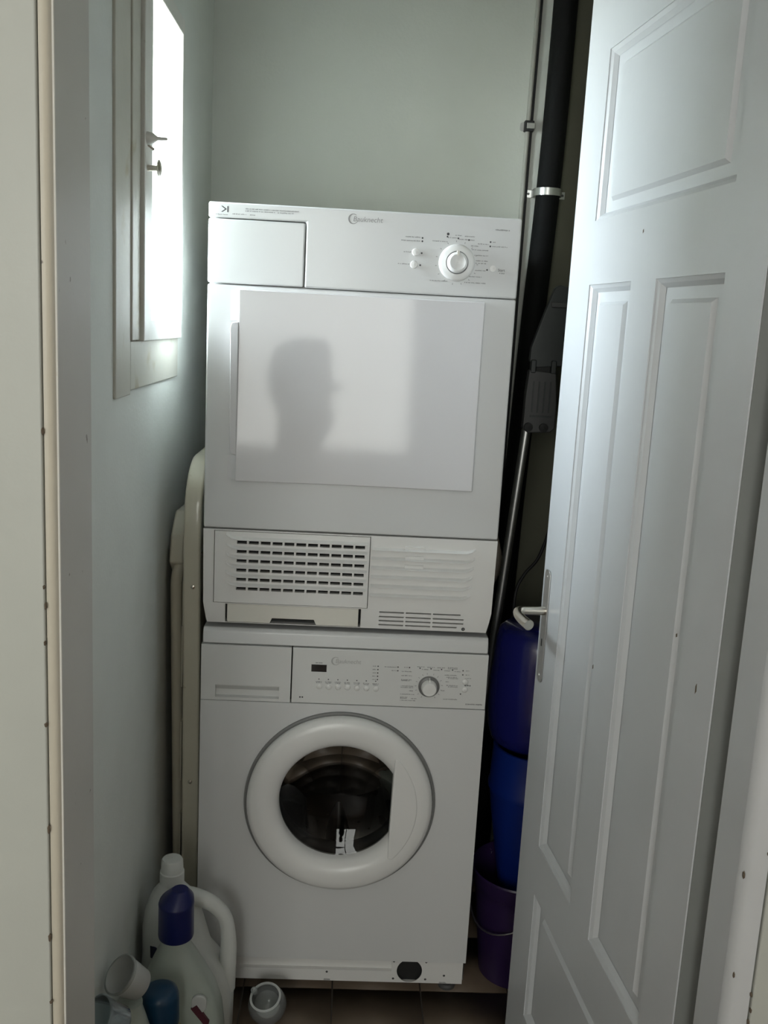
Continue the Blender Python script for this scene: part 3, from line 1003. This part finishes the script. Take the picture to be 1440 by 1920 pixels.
# porthole: seal, rim, handle segment, glass bowl, drum
obj('door_gap', lathe(NB(), [(0.2035, 0.001), (0.2035, -0.006), (0.2005, -0.0075), (0.1965, -0.005), (0.1965, 0.001)], (pcx, -0.0005, pcz), 'y', 96), mat('grey_seal', (0.20, 0.20, 0.195), 0.5), wm, smooth=50)
pd = obj('porthole_door', lathe(NB(), [(0.1965, 0.0), (0.1970, -0.014), (0.1935, -0.0225), (0.186, -0.027), (0.172, -0.0295), (0.157, -0.029), (0.146, -0.026), (0.137, -0.020), (0.1315, -0.012), (0.1295, -0.002), (0.1295, 0.012)], (pcx, 0, pcz), 'y', 96), plastic, wm, smooth=60)
# handle segment closing the rim on the right: chord at x = 0.408
pts = []
xc = 0.4095 - pcx
for i in range(25):
    a = math.radians(-44 + 88 * i / 24)
    pts.append((pcx + 0.164 * math.cos(a), pcz + 0.164 * math.sin(a)))
zt = 0.164 * math.sin(math.radians(44))
pts += [(pcx + xc, pcz + zt), (pcx + xc - 0.004, pcz - zt)]
obj('door_handle', prism_xz(NB(), pts, -0.0315, -0.004), plastic, pd, bevel=0.003, seg=3)
gl = obj('porthole_glass', lathe(NB(), [(0.1315, 0.006), (0.126, 0.0085), (0.116, 0.014), (0.100, 0.022), (0.080, 0.030), (0.055, 0.036), (0.025, 0.039), (0.0005, 0.040)], (pcx, 0, pcz), 'y', 64), port_m, pd, smooth=60)
obj('door_seal', lathe(NB(), [(0.158, 0.030), (0.150, 0.045), (0.140, 0.050), (0.136, 0.075), (0.145, 0.090), (0.19, 0.095)], (pcx, 0, pcz), 'y', 64), darkgrey, wm, smooth=60)
dm = obj('drum', lathe(NB(), [(0.165, 0.092), (0.205, 0.095), (0.225, 0.105), (0.232, 0.125), (0.232, 0.40), (0.215, 0.43), (0.15, 0.437), (0.06, 0.425), (0.0005, 0.42)], (pcx, 0, pcz + 0.002), 'y', 64), steel, wm, smooth=50)
for a in (30, 150, 270):
    bm = NB()
    loft(bm, [(0, 0.25, -0.236, 0.030, 0.115, 3), (0, 0.25, -0.205, 0.022, 0.10, 3), (0, 0.25, -0.178, 0.012, 0.085, 2.5), (0, 0.25, -0.170, 0.004, 0.07, 2)], 24)
    xform(bm, Matrix.Translation((pcx, 0, pcz)) @ Matrix.Rotation(math.radians(-(a + 90)), 4, 'Y'))
    obj('lifter', bm, mat('dark_lifter', (0.05, 0.05, 0.05), 0.3), dm, smooth=60)
bm = NB()
for i in range(28):
    a = 2 * math.pi * i / 28
    for yy in (0.16, 0.20, 0.24, 0.28, 0.32, 0.36):
        aa = a + (0.11 if int(yy * 25) % 2 else 0)
        c_ = Vector((pcx + 0.2315 * math.cos(aa), yy, pcz + 0.002 + 0.2315 * math.sin(aa)))
        rd = Vector((math.cos(aa), 0, math.sin(aa)))
        tg = Vector((-rd.z, 0, rd.x))
        bm.faces.new([bm.verts.new(c_ - rd * 0.0007 + tg * 0.003 * math.cos(q) + Vector((0, 0.003 * math.sin(q), 0))) for q in [k * math.pi / 3 for k in range(6)]])
o = obj('perforations', bm, black, dm)
o['kind'] = 'stuff'

# ------------------------------------------------------------------ folded step ladder between the machines and the left wall
lad = empty('step_ladder', (-0.05, 0.25, 0.0))
tag(lad, 'folded cream metal step ladder squeezed between left wall and machines', 'ladder')
xr = -0.034
path = [(xr + 0.006, 0.085, 0.004), (xr + 0.004, 0.085, 0.3), (xr + 0.002, 0.085, 0.7), (xr - 0.001, 0.085, 1.0)]
for i in range(1, 10):
    a = math.radians(90 * i / 9)
    path.append((xr + 0.003 * i / 9, 0.085 + 0.10 * (1 - math.cos(a)), 1.07 + 0.10 * math.sin(a)))
path += [(xr + 0.003, 0.33, 1.17)]
for i in range(1, 10):
    a = math.radians(90 * i / 9)
    path.append((xr + 0.003 * (1 - i / 9), 0.33 + 0.10 * math.sin(a), 1.07 + 0.10 * math.cos(a)))
path += [(xr, 0.43, 0.7), (xr + 0.006, 0.43, 0.004)]
bm = NB()
# flat-sided rail: rounded rectangular section swept along the frame
pts = [Vector(p) for p in path]
prof = rrect(-0.018, 0.018, -0.0115, 0.0115, 0.005, 3)
rings = []
for i, p in enumerate(pts):
    t = (pts[min(i + 1, len(pts) - 1)] - pts[max(i - 1, 0)]).normalized()
    sxv = Vector((1, 0, 0))
    q = t.cross(sxv).normalized()
    rings.append([bm.verts.new(p + sxv * a + q * b) for a, b in prof])
for i in range(len(rings) - 1):
    for k in range(len(prof)):
        j = (k + 1) % len(prof)
        bm.faces.new((rings[i][k], rings[i][j], rings[i + 1][j], rings[i + 1][k]))
bm.faces.new(rings[0])
bm.faces.new(rings[-1])
obj('front_frame', bm, cream_m, lad, smooth=50)
xt = -0.074
path = [(xt + 0.012, 0.13, 0.004), (xt + 0.009, 0.13, 0.3), (xt + 0.003, 0.13, 0.65), (xt - 0.001, 0.13, 0.86), (xt - 0.001, 0.131, 0.915), (xt + 0.004, 0.137, 0.945), (xt + 0.012, 0.155, 0.968), (xt + 0.016, 0.19, 0.978), (xt + 0.016, 0.30, 0.978), (xt + 0.014, 0.355, 0.968), (xt + 0.004, 0.378, 0.93), (xt, 0.385, 0.86), (xt + 0.012, 0.385, 0.004)]
obj('rear_frame', tube(NB(), smooth_path(path, 5), 0.0125, 14, up=(1, 0, 0)), cream_m, lad, smooth=60)
obj('hinge_bracket', prism(NB(), [(0.118, 0.955), (0.155, 0.925), (0.30, 0.925), (0.30, 1.05), (0.19, 1.055), (0.135, 1.012)], 'x', -0.090, -0.060), cream_m, lad, bevel=0.005, seg=3)
for z, xo in ((0.24, 0), (0.46, 0), (0.68, 0)):
    st = B('step', cream_m, lad, -0.058, -0.0545, 0.10, 0.42, z, z + 0.14, bevel=0.0015)
B('step', cream_m, lad, -0.058, -0.0545, 0.105, 0.42, 0.80, 0.92, bevel=0.0015)
for z in (0.915, 0.472):
    obj('rivet', lathe(NB(), [(0.005, 0.002), (0.0045, -0.0015), (0.0005, -0.0025)], (xr + 0.003, 0.0735, z), 'y', 14), nickel, lad, smooth=60)

# ------------------------------------------------------------------ pipes and cable in the back right corner
pp = empty('drain_pipe', (0.72, 0.645, 0.0))
tag(pp, 'thick black plastic drain pipe running up the back wall', 'pipe')
PX = lambda z: 0.7635 + 0.0 * z
path = [(0.712, 0.655, 0.0), (0.729, 0.655, 0.9), (0.738, 0.655, 1.2), (0.747, 0.655, 1.5), (0.7600, 0.655, 1.827), (0.7660, 0.655, 2.2), (0.768, 0.655, CZ)]
obj('pipe_run', tube(NB(), smooth_path(path, 5), 0.0305, 20, up=(1, 0, 0)), pipe_m, pp, smooth=60)
cl = empty('pipe_clamp', (0.76, 0.69, 1.827))
tag(cl, 'zinc saddle clamp holding the thick black pipe to the wall', 'clamp')
bm = NB()
n = 16
arc = [(-0.056, 0.0), (-0.036, -0.002)] + [(-0.033 * math.cos(math.pi * i / n), -0.042 - 0.033 * math.sin(math.pi * i / n)) for i in range(n + 1)] + [(0.036, -0.002), (0.052, 0.0)]
a_, b_ = [], []
for z in (1.819, 1.837):
    for off in (0, -0.002):
        ring_ = []
        for i, (x, y) in enumerate(arc):
            v = Vector((x, y))
            if off and 1 < i < len(arc) - 2:
                v = Vector((x, y + 0.042)) * (1 + 0.002 / 0.033) - Vector((0, 0.042))
            elif off:
                v = Vector((x, y - 0.002))
            ring_.append(bm.verts.new((0.760 + v.x, BY - 0.001 + v.y, z)))
        a_.append(ring_)
for i in range(len(arc) - 1):
    bm.faces.new((a_[0][i], a_[0][i + 1], a_[1][i + 1], a_[1][i]))
    bm.faces.new((a_[2][i], a_[2][i + 1], a_[3][i + 1], a_[3][i]))
    bm.faces.new((a_[1][i], a_[1][i + 1], a_[3][i + 1], a_[3][i]))
    bm.faces.new((a_[0][i], a_[0][i + 1], a_[2][i + 1], a_[2][i]))
obj('strap', bm, zinc, cl, smooth=40)
for x in (-0.050, -0.043, 0.046):
    obj('screw', lathe(NB(), [(0.0035, 0), (0.003, -0.0018), (0.0005, -0.002)], (0.760 + x, BY - 0.003, 1.828), 'y', 10), darkgrey, cl)
cb = empty('cable_conduit', (0.70, BY - 0.006, 0.0))
tag(cb, 'thin painted conduit with dark cable running up the wall beside the black pipe', 'conduit')
path = [(0.690, BY - 0.008, 0.3), (0.699, BY - 0.008, 1.2), (0.701, BY - 0.008, 1.70), (0.702, BY - 0.008, 1.99), (0.7045, BY - 0.008, 2.28), (0.706, BY - 0.008, CZ)]
obj('conduit', tube(NB(), smooth_path(path, 5), 0.0060, 12, up=(1, 0, 0)), conduit_m, cb, smooth=60)
obj('cable', tube(NB(), [(p[0] + 0.0088, p[1] + 0.002, p[2]) for p in smooth_path(path, 5)], 0.0034, 8, up=(1, 0, 0)), cord_m, cb, smooth=60)
cc = empty('conduit_clip', (0.705, BY, 1.99))
tag(cc, 'small metal clip with black insert on the thin conduit', 'clip')
B('insert', cord_m, cc, 0.692, 0.716, BY - 0.021, BY, 1.978, 2.004, bevel=0.002)
B('strap', zinc, cc, 0.697, 0.718, BY - 0.023, BY, 1.984, 1.998, bevel=0.001)
obj('ear', prism_xz(NB(), rrect(0.682, 0.6975, 1.981, 2.001, 0.006, 4), BY - 0.004, BY), zinc, cc, bevel=0.0005)

# floor mop stored head up beside the dryer
mp = empty('floor_mop', (0.66, 0.33, 0.6))
tag(mp, 'flat floor mop stored head up with charcoal hinged plate and metal pole', 'mop')
MY = 0.30
obj('pole', tube(NB(), [(0.628, MY + 0.02, 0.34), (0.655, MY + 0.01, 0.777), (0.690, MY, 1.275)], 0.0105, 14), alu, mp, smooth=60)
obj('mop_plate', prism_xz(NB(), [(0.683, 1.415), (0.684, 1.445), (0.712, 1.535), (0.727, 1.578), (0.739, 1.585), (0.765, 1.58), (0.80, 1.57), (0.80, 1.41), (0.70, 1.40)], MY - 0.006, MY + 0.012), mop_m, mp, bevel=0.003)
B('plate_ridge', mop2_m, mp, 0.722, 0.80, MY - 0.010, MY - 0.005, 1.535, 1.547, bevel=0.002)
obj('hinge_plate', prism_xz(NB(), [(0.678, 1.262), (0.679, 1.34), (0.683, 1.395), (0.745, 1.39), (0.752, 1.32), (0.752, 1.265), (0.742, 1.255), (0.69, 1.252)], MY - 0.012, MY + 0.014), mop2_m, mp, bevel=0.003)
for xa in (0.694, 0.707, 0.720, 0.733):
    B('rib', mop_m, mp, xa, xa + 0.003, MY - 0.0145, MY - 0.011, 1.30, 1.37)
B('rib', mop_m, mp, 0.692, 0.742, MY - 0.0145, MY - 0.011, 1.289, 1.293)
for xa in (0.686, 0.732):
    B('hinge_knuckle', mop_m, mp, xa, xa + 0.012, MY - 0.014, MY + 0.010, 1.388, 1.418, bevel=0.003)
B('hinge_gap', black, mp, 0.700, 0.731, MY - 0.004, MY + 0.008, 1.385, 1.412)
for xa in (0.690, 0.725):
    obj('clip', lathe(NB(), [(0.010, 0), (0.010, -0.008), (0.0005, -0.009)], (xa, MY - 0.012, 1.266), 'y', 14), black, mp, smooth=50)

# black cord looping down beside the door
cdo = obj('power_cord', tube(NB(), smooth_path([(0.844, 0.45, 1.25), (0.80, 0.45, 1.15), (0.795, 0.44, 1.02), (0.770, 0.43, 0.93), (0.735, 0.42, 0.885), (0.715, 0.41, 0.84), (0.712, 0.40, 0.75)], 6), 0.004, 8), cord_m, smooth=60)
tag(cdo, 'black power cord hanging behind the door handle', 'cord')
hz_ = empty('supply_hose', (0.62, 0.60, 0.0))
tag(hz_, 'beige hose end poking out beside the lower right edge of the dryer', 'hose')
obj('hose', tube(NB(), smooth_path([(0.620, 0.60, 0.011), (0.622, 0.58, 0.5), (0.632, 0.53, 0.72), (0.652, 0.48, 0.82), (0.664, 0.45, 0.87), (0.672, 0.445, 0.90), (0.664, 0.46, 0.95), (0.640, 0.55, 1.05), (0.636, 0.699, 1.10)], 6), 0.0105, 12), mat('beige_hose', (0.42, 0.36, 0.30), 0.5), hz_, smooth=60)

# ------------------------------------------------------------------ blue tubs and purple bucket
def tub(name, label, c, prof, m, tilt, n=40):
    o = obj(name, lathe(NB(), prof, (0, 0, 0), 'z', n, cap0=True), m, smooth=45)
    o.location = c
    o.rotation_euler = tilt
    return tag(o, label, 'tub')


bk = empty('bucket', (0.728, 0.125, 0.0))
tag(bk, 'dark purple plastic bucket on the floor between washing machine and door', 'bucket')
bc = (0.728, 0.125, 0.001)
obj('bucket_body', lathe(NB(), [(0.082, 0.0), (0.103, 0.20), (0.1075, 0.225), (0.110, 0.228), (0.112, 0.255), (0.115, 0.262), (0.113, 0.266), (0.109, 0.262), (0.101, 0.205), (0.079, 0.006), (0.0005, 0.006)], bc, 'z', 56, cap0=True), purple, bk, smooth=40)
hp = []
for i in range(25):
    a = math.radians(125 + 180 * i / 24)
    q_ = math.sin(math.pi * i / 24)
    rq = 0.117 - 0.007 * q_
    hp.append((bc[0] + rq * math.cos(a), bc[1] + rq * math.sin(a), 0.245 - 0.105 * q_))
obj('wire_handle', tube(NB(), hp, 0.0022, 8), zinc, bk, smooth=60)
for s in (-1, 1):
    obj('handle_ear', lathe(NB(), [(0.009, -0.004), (0.009, 0.006), (0.0005, 0.007)], (bc[0] + s * 0.113 * math.cos(math.radians(-55)), bc[1] + s * 0.113 * math.sin(math.radians(-55)), 0.246), 'y', 12), hdpe, bk)
tub('lower_tub', 'royal blue tapering plastic tub standing in the purple bucket', (0.742, 0.140, 0.0085),
    [(0.030, 0.0), (0.036, 0.01), (0.055, 0.15), (0.092, 0.38), (0.100, 0.445), (0.1035, 0.447), (0.104, 0.457), (0.101, 0.463), (0.098, 0.552), (0.092, 0.552), (0.088, 0.43), (0.03, 0.03), (0.0005, 0.03)], blue2, (0, 0, 0))
tub('upper_tub', 'glossy indigo plastic tub stacked above the royal blue one', (0.733, 0.150, 0.5615),
    [(0.080, 0.0), (0.096, 0.012), (0.1045, 0.04), (0.108, 0.10), (0.106, 0.17), (0.103, 0.20), (0.100, 0.245), (0.094, 0.265), (0.082, 0.275), (0.0005, 0.278)], blue1, (0, 0, 0))

# ------------------------------------------------------------------ detergent bottles by the left wall
jg = empty('detergent_jug', (0.0, -0.10, 0.0))
tag(jg, 'large white detergent jug with moulded handle in front of the washing machine', 'jug')
jy = -0.115
obj('jug_body', loft(NB(), [(0.003, jy, 0.0015, 0.080, 0.050, 4), (0.003, jy, 0.008, 0.090, 0.056, 4), (0.002, jy, 0.10, 0.093, 0.058, 4), (-0.006, jy, 0.16, 0.086, 0.057, 3.5), (-0.022, jy, 0.205, 0.068, 0.054, 3), (-0.030, jy, 0.26, 0.060, 0.052, 3),
                            (-0.033, jy, 0.295, 0.053, 0.047, 2.6), (-0.034, jy, 0.325, 0.040, 0.036, 2.3), (-0.034, jy, 0.343, 0.026, 0.025, 2), (-0.034, jy, 0.352, 0.022, 0.022, 2)], 40), hdpe, jg, smooth=60)
hpth = smooth_path([(-0.022, jy, 0.318), (0.012, jy, 0.316), (0.048, jy, 0.302), (0.074, jy, 0.272), (0.083, jy, 0.225), (0.082, jy, 0.17), (0.078, jy, 0.11)], 6)
obj('jug_handle', tube(NB(), hpth, [0.021 - 0.006 * math.sin(math.pi * i / (len(hpth) - 1)) for i in range(len(hpth))], 14, up=(0, 1, 0)), hdpe, jg, smooth=60)
obj('jug_cap', lathe(NB(), [(0.0245, 0.0), (0.0245, 0.022), (0.0225, 0.024), (0.0215, 0.046), (0.019, 0.050), (0.0005, 0.051)], (-0.034, jy, 0.350), 'z', 28, cap0=True), hdpe, jg, smooth=40)
obj('jug_label', xform(prism_xz(NB(), [(-0.016, -0.013), (0.014, -0.013), (0.014, 0.013), (-0.008, 0.013)], -0.001, 0.003), Matrix.Translation((-0.066, jy - 0.0475, 0.222)) @ Matrix.Rotation(math.radians(-38), 4, 'Z')), navyl, jg)

bt = empty('detergent_bottle', (0.01, -0.24, 0.0))
tag(bt, 'translucent detergent bottle with navy blue cap in front of the white jug', 'bottle')
by = -0.245
obj('bottle_body', loft(NB(), [(0.012, by, 0.0015, 0.070, 0.038, 4), (0.012, by, 0.01, 0.078, 0.043, 4), (0.012, by, 0.12, 0.080, 0.045, 4), (0.010, by, 0.17, 0.077, 0.044, 3.6), (0.006, by, 0.215, 0.068, 0.041, 3), (0.001, by, 0.25, 0.055, 0.037, 2.6),
                               (-0.001, by, 0.28, 0.040, 0.032, 2.3), (-0.002, by, 0.300, 0.029, 0.028, 2), (-0.002, by, 0.325, 0.026, 0.026, 2)], 40), trans_b, bt, smooth=60)
cap = NB()
n = 36
rings = []
for r_, z in ((0.0325, 0.318), (0.0335, 0.322), (0.0330, 0.382), (0.0335, 0.386)):
    rings.append([cap.verts.new((-0.002 + r_ * math.cos(2 * math.pi * i / n), by + r_ * math.sin(2 * math.pi * i / n), z)) for i in range(n)])
rings.append([cap.verts.new((-0.002 + 0.0325 * math.cos(2 * math.pi * i / n), by + 0.0325 * math.sin(2 * math.pi * i / n), 0.389 + 0.014 * max(0, math.sin(2 * math.pi * i / n) * 0.5 + 0.3 + 0.25 * math.cos(2 * math.pi * i / n)))) for i in range(n)])
rings.append([cap.verts.new((0.004 + 0.015 * math.cos(2 * math.pi * i / n), by + 0.004 + 0.015 * math.sin(2 * math.pi * i / n), 0.413)) for i in range(n)])
for k in range(len(rings) - 1):
    for i in range(n):
        j = (i + 1) % n
        cap.faces.new((rings[k][i], rings[k][j], rings[k + 1][j], rings[k + 1][i]))
cap.faces.new(rings[-1])
cap.faces.new(rings[0][::-1])
obj('bottle_cap', cap, navy, bt, smooth=35)
fy = by - 0.0455
obj('label', prism_xz(NB(), [(0.035, 0.195), (0.046, 0.203), (0.070, 0.168), (0.068, 0.160), (0.060, 0.162)], fy, fy + 0.006), maroon, bt)
obj('hand_opening', prism_xz(NB(), rrect(0.036, 0.064, 0.186, 0.222, 0.012, 4), fy + 0.001, fy + 0.008), frost, bt, bevel=0.002)
obj('label', prism_xz(NB(), [(-0.004, 0.175), (0.012, 0.168), (0.040, 0.135), (0.050, 0.11), (0.0, 0.10), (-0.015, 0.14)], fy + 0.0005, fy + 0.004), mat('pale_yellow_label', (0.55, 0.56, 0.36), 0.5), bt)
obj('label', prism_xz(NB(), [(0.014, 0.132), (0.038, 0.128), (0.046, 0.108), (0.020, 0.104)], fy, fy + 0.003), yellow, bt)

tb = empty('blue_bottle', (-0.01, -0.35, 0.0))
tag(tb, 'bottle with round teal blue cap at the bottom edge, in front of the others', 'bottle')
ty = -0.352
obj('bottle_body', loft(NB(), [(-0.006, ty, 0.0015, 0.040, 0.030, 3), (-0.006, ty, 0.01, 0.045, 0.034, 3), (-0.006, ty, 0.14, 0.045, 0.034, 3), (-0.008, ty, 0.185, 0.036, 0.030, 2.4), (-0.010, ty, 0.205, 0.028, 0.028, 2), (-0.010, ty, 0.22, 0.026, 0.026, 2)], 32), trans_b, tb, smooth=60)
obj('bottle_cap', lathe(NB(), [(0.0335, 0.0), (0.0345, 0.004), (0.0335, 0.056), (0.0305, 0.066), (0.022, 0.0715), (0.0005, 0.073)], (-0.0105, ty, 0.215), 'z', 32, cap0=True), teal, tb, smooth=50)


def cup(name, label, c, r, h, m, rot, rim=None):
    e = empty(name, c)
    tag(e, label, 'dosing cup')
    Mx = Matrix.Translation(c) @ Euler(rot).to_matrix().to_4x4()
    bm = lathe(NB(), [(r * 0.72, 0), (r * 0.80, h * 0.04), (r, h), (r - 0.0018, h), (r * 0.79 - 0.001, h * 0.06), (0.0005, h * 0.05)], (0, 0, 0), 'z', 40, cap0=True)
    obj('cup_wall', xform(bm, Mx), m, e, smooth=50)
    bm = lathe(NB(), [(r + 0.0012, h - 0.004), (r + 0.0018, h), (r - 0.0016, h + 0.0012), (r - 0.002, h - 0.003)], (0, 0, 0), 'z', 40)
    obj('rim', xform(bm, Mx), rim or m, e, smooth=50)
    return e


# two bottles hidden below the frame carry the dosing cups
for nm, lab, x, y, h in (('softener_bottle', 'pale bottle under the white-walled dosing cup by the left wall', -0.050, -0.42, 0.310), ('softener_bottle', 'pale bottle under the clear bluish dosing cup by the left wall', -0.056, -0.52, 0.300)):
    e = empty(nm, (x, y, 0))
    tag(e, lab, 'bottle')
    obj('bottle_body', loft(NB(), [(x, y, 0.0015, 0.038, 0.032, 3), (x, y, 0.01, 0.041, 0.036, 3), (x, y, h * 0.72, 0.041, 0.036, 3), (x, y, h * 0.9, 0.028, 0.027, 2.2), (x, y, h - 0.01, 0.022, 0.022, 2), (x, y, h, 0.022, 0.022, 2)], 28), trans_b, e, smooth=60)
cup('dosing_cup', 'clear dosing cup with white wall tilted on its bottle beside the teal cap', (-0.036, -0.405, 0.332), 0.033, 0.050, frost, (math.radians(25), math.radians(-40), 0), clear)
cup('dosing_cup', 'clear bluish dosing cup lowest at the left wall', (-0.046, -0.500, 0.331), 0.034, 0.050, clear_b, (math.radians(28), math.radians(-48), 0))

bl = empty('dosing_ball', (0.164, -0.07, 0.0))
tag(bl, 'clear round dosing ball lying on the brown floor tiles', 'dosing ball')
prof = []
for i in range(13):
    a = math.radians(-88 + 128 * i / 12)
    prof.append((0.041 * math.cos(a), 0.041 * math.sin(a)))
prof2 = [(r_ * 0.955, t * 0.955) for r_, t in prof[::-1]]
Mx = Matrix.Translation((0.164, -0.075, 0.0405)) @ Euler((math.radians(22), math.radians(-8), 0)).to_matrix().to_4x4()
obj('ball_shell', xform(lathe(NB(), prof + prof2, (0, 0, 0), 'z', 40), Mx), clear, bl, smooth=60)
obj('rim', xform(lathe(NB(), [(0.0325, 0.0255), (0.0335, 0.0285), (0.029, 0.0295), (0.029, 0.026)], (0, 0, 0), 'z', 40), Mx), frost, bl, smooth=60)
obj('spout', xform(lathe(NB(), [(0.0065, -0.004), (0.007, 0.004), (0.004, 0.005)], (-0.024, 0.014, 0.031), 'z', 14, cap0=True), Mx), clear, bl, smooth=60)

# ------------------------------------------------------------------ the person behind the camera, seen mirrored in the dryer door
pe = empty('person', (0.19, -2.36, 0.0))
tag(pe, 'person in dark clothes seen in profile, mirrored in the dryer door', 'person')
px0, py0 = 0.19, -2.36
V_, E_s, R_ = [], [], []


def sv(p, r, parent=None):
    V_.append((px0 + p[0], py0 + p[1], p[2]))
    R_.append(r if isinstance(r, tuple) else (r, r))
    if parent is not None:
        E_s.append((parent, len(V_) - 1))
    return len(V_) - 1


pel = sv((0, 0, 0.64), (0.085, 0.115))
wai = sv((0.005, 0, 0.76), (0.075, 0.10), pel)
che = sv((0.0, 0, 0.90), (0.085, 0.115), wai)
sho = sv((-0.01, 0, 0.985), (0.065, 0.09), che)
nec = sv((-0.005, 0, 1.045), 0.042, sho)
jaw = sv((0.012, 0, 1.112), (0.062, 0.055), nec)
fac = sv((0.005, 0, 1.175), (0.080, 0.070), jaw)
skl = sv((-0.008, 0, 1.238), (0.088, 0.074), fac)
top = sv((-0.010, 0, 1.285), (0.050, 0.045), skl)
brw = sv((0.062, 0, 1.245), (0.022, 0.030), skl)
nos = sv((0.088, 0, 1.184), (0.024, 0.018), fac)
lip = sv((0.076, 0, 1.138), (0.022, 0.022), jaw)
chi = sv((0.060, 0, 1.094), (0.024, 0.024), jaw)
for s_ in (-1, 1):
    a1 = sv((-0.01, s_ * 0.125, 0.965), 0.042, sho)
    a2 = sv((-0.02, s_ * 0.165, 0.80), 0.034, a1)
    a3 = sv((0.03, s_ * 0.165, 0.64), 0.025, a2)
    hd = sv((0.045, s_ * 0.163, 0.585), (0.014, 0.026), a3)
    for k, (dx, ln) in enumerate(((-0.022, 0.045), (-0.008, 0.055), (0.007, 0.058), (0.022, 0.050))):
        f1 = sv((0.048 + dx, s_ * 0.160, 0.545), 0.0075, hd)
        f2 = sv((0.052 + dx, s_ * 0.152, 0.545 - ln * 0.5), 0.0065, f1)
        sv((0.054 + dx, s_ * 0.142, 0.545 - ln), 0.0055, f2)
    t1 = sv((0.075, s_ * 0.155, 0.575), 0.009, hd)
    sv((0.085, s_ * 0.148, 0.548), 0.007, t1)
    l1 = sv((0.005, s_ * 0.07, 0.56), 0.075, pel)
    l2 = sv((0.015, s_ * 0.075, 0.34), 0.052, l1)
    l3 = sv((-0.005, s_ * 0.078, 0.09), 0.036, l2)
    l4 = sv((0.03, s_ * 0.080, 0.045), 0.034, l3)
    sv((0.115, s_ * 0.085, 0.032), 0.026, l4)
me = bpy.data.meshes.new('body')
me.from_pydata(V_, E_s, [])
mb = bpy.data.materials.new('dark_clothing_and_skin')
mb.use_nodes = True
n_, L_ = mb.node_tree.nodes, mb.node_tree.links
tc_ = n_.new('ShaderNodeTexCoord')
sp_ = n_.new('ShaderNodeSeparateXYZ')
cr_ = n_.new('ShaderNodeValToRGB')
cr_.color_ramp.interpolation = 'CONSTANT'
cr_.color_ramp.elements[0].color = (0.03, 0.035, 0.05, 1)
cr_.color_ramp.elements[1].position = 0.66
cr_.color_ramp.elements[1].color = (0.05, 0.05, 0.05, 1)
e3 = cr_.color_ramp.elements.new(0.99)
e3.color = (0.36, 0.22, 0.16, 1)
ml_ = n_.new('ShaderNodeMath')
ml_.operation = 'MULTIPLY'
ml_.inputs[1].default_value = 1 / 1.06
L_.new(tc_.outputs['Object'], sp_.inputs[0])
L_.new(sp_.outputs['Z'], ml_.inputs[0])
L_.new(ml_.outputs[0], cr_.inputs[0])
L_.new(cr_.outputs[0], n_['Principled BSDF'].inputs['Base Color'])
n_['Principled BSDF'].inputs['Roughness'].default_value = 0.8
bo = link('body', me, mb, pe)
sk = bo.modifiers.new('skin', 'SKIN')
sk.use_smooth_shade = True
for i, v in enumerate(me.skin_vertices[0].data if me.skin_vertices else []):
    v.radius = R_[i]
if not me.skin_vertices:
    pass
sb_ = bo.modifiers.new('subdivision', 'SUBSURF')
sb_.levels = 2
sb_.render_levels = 2
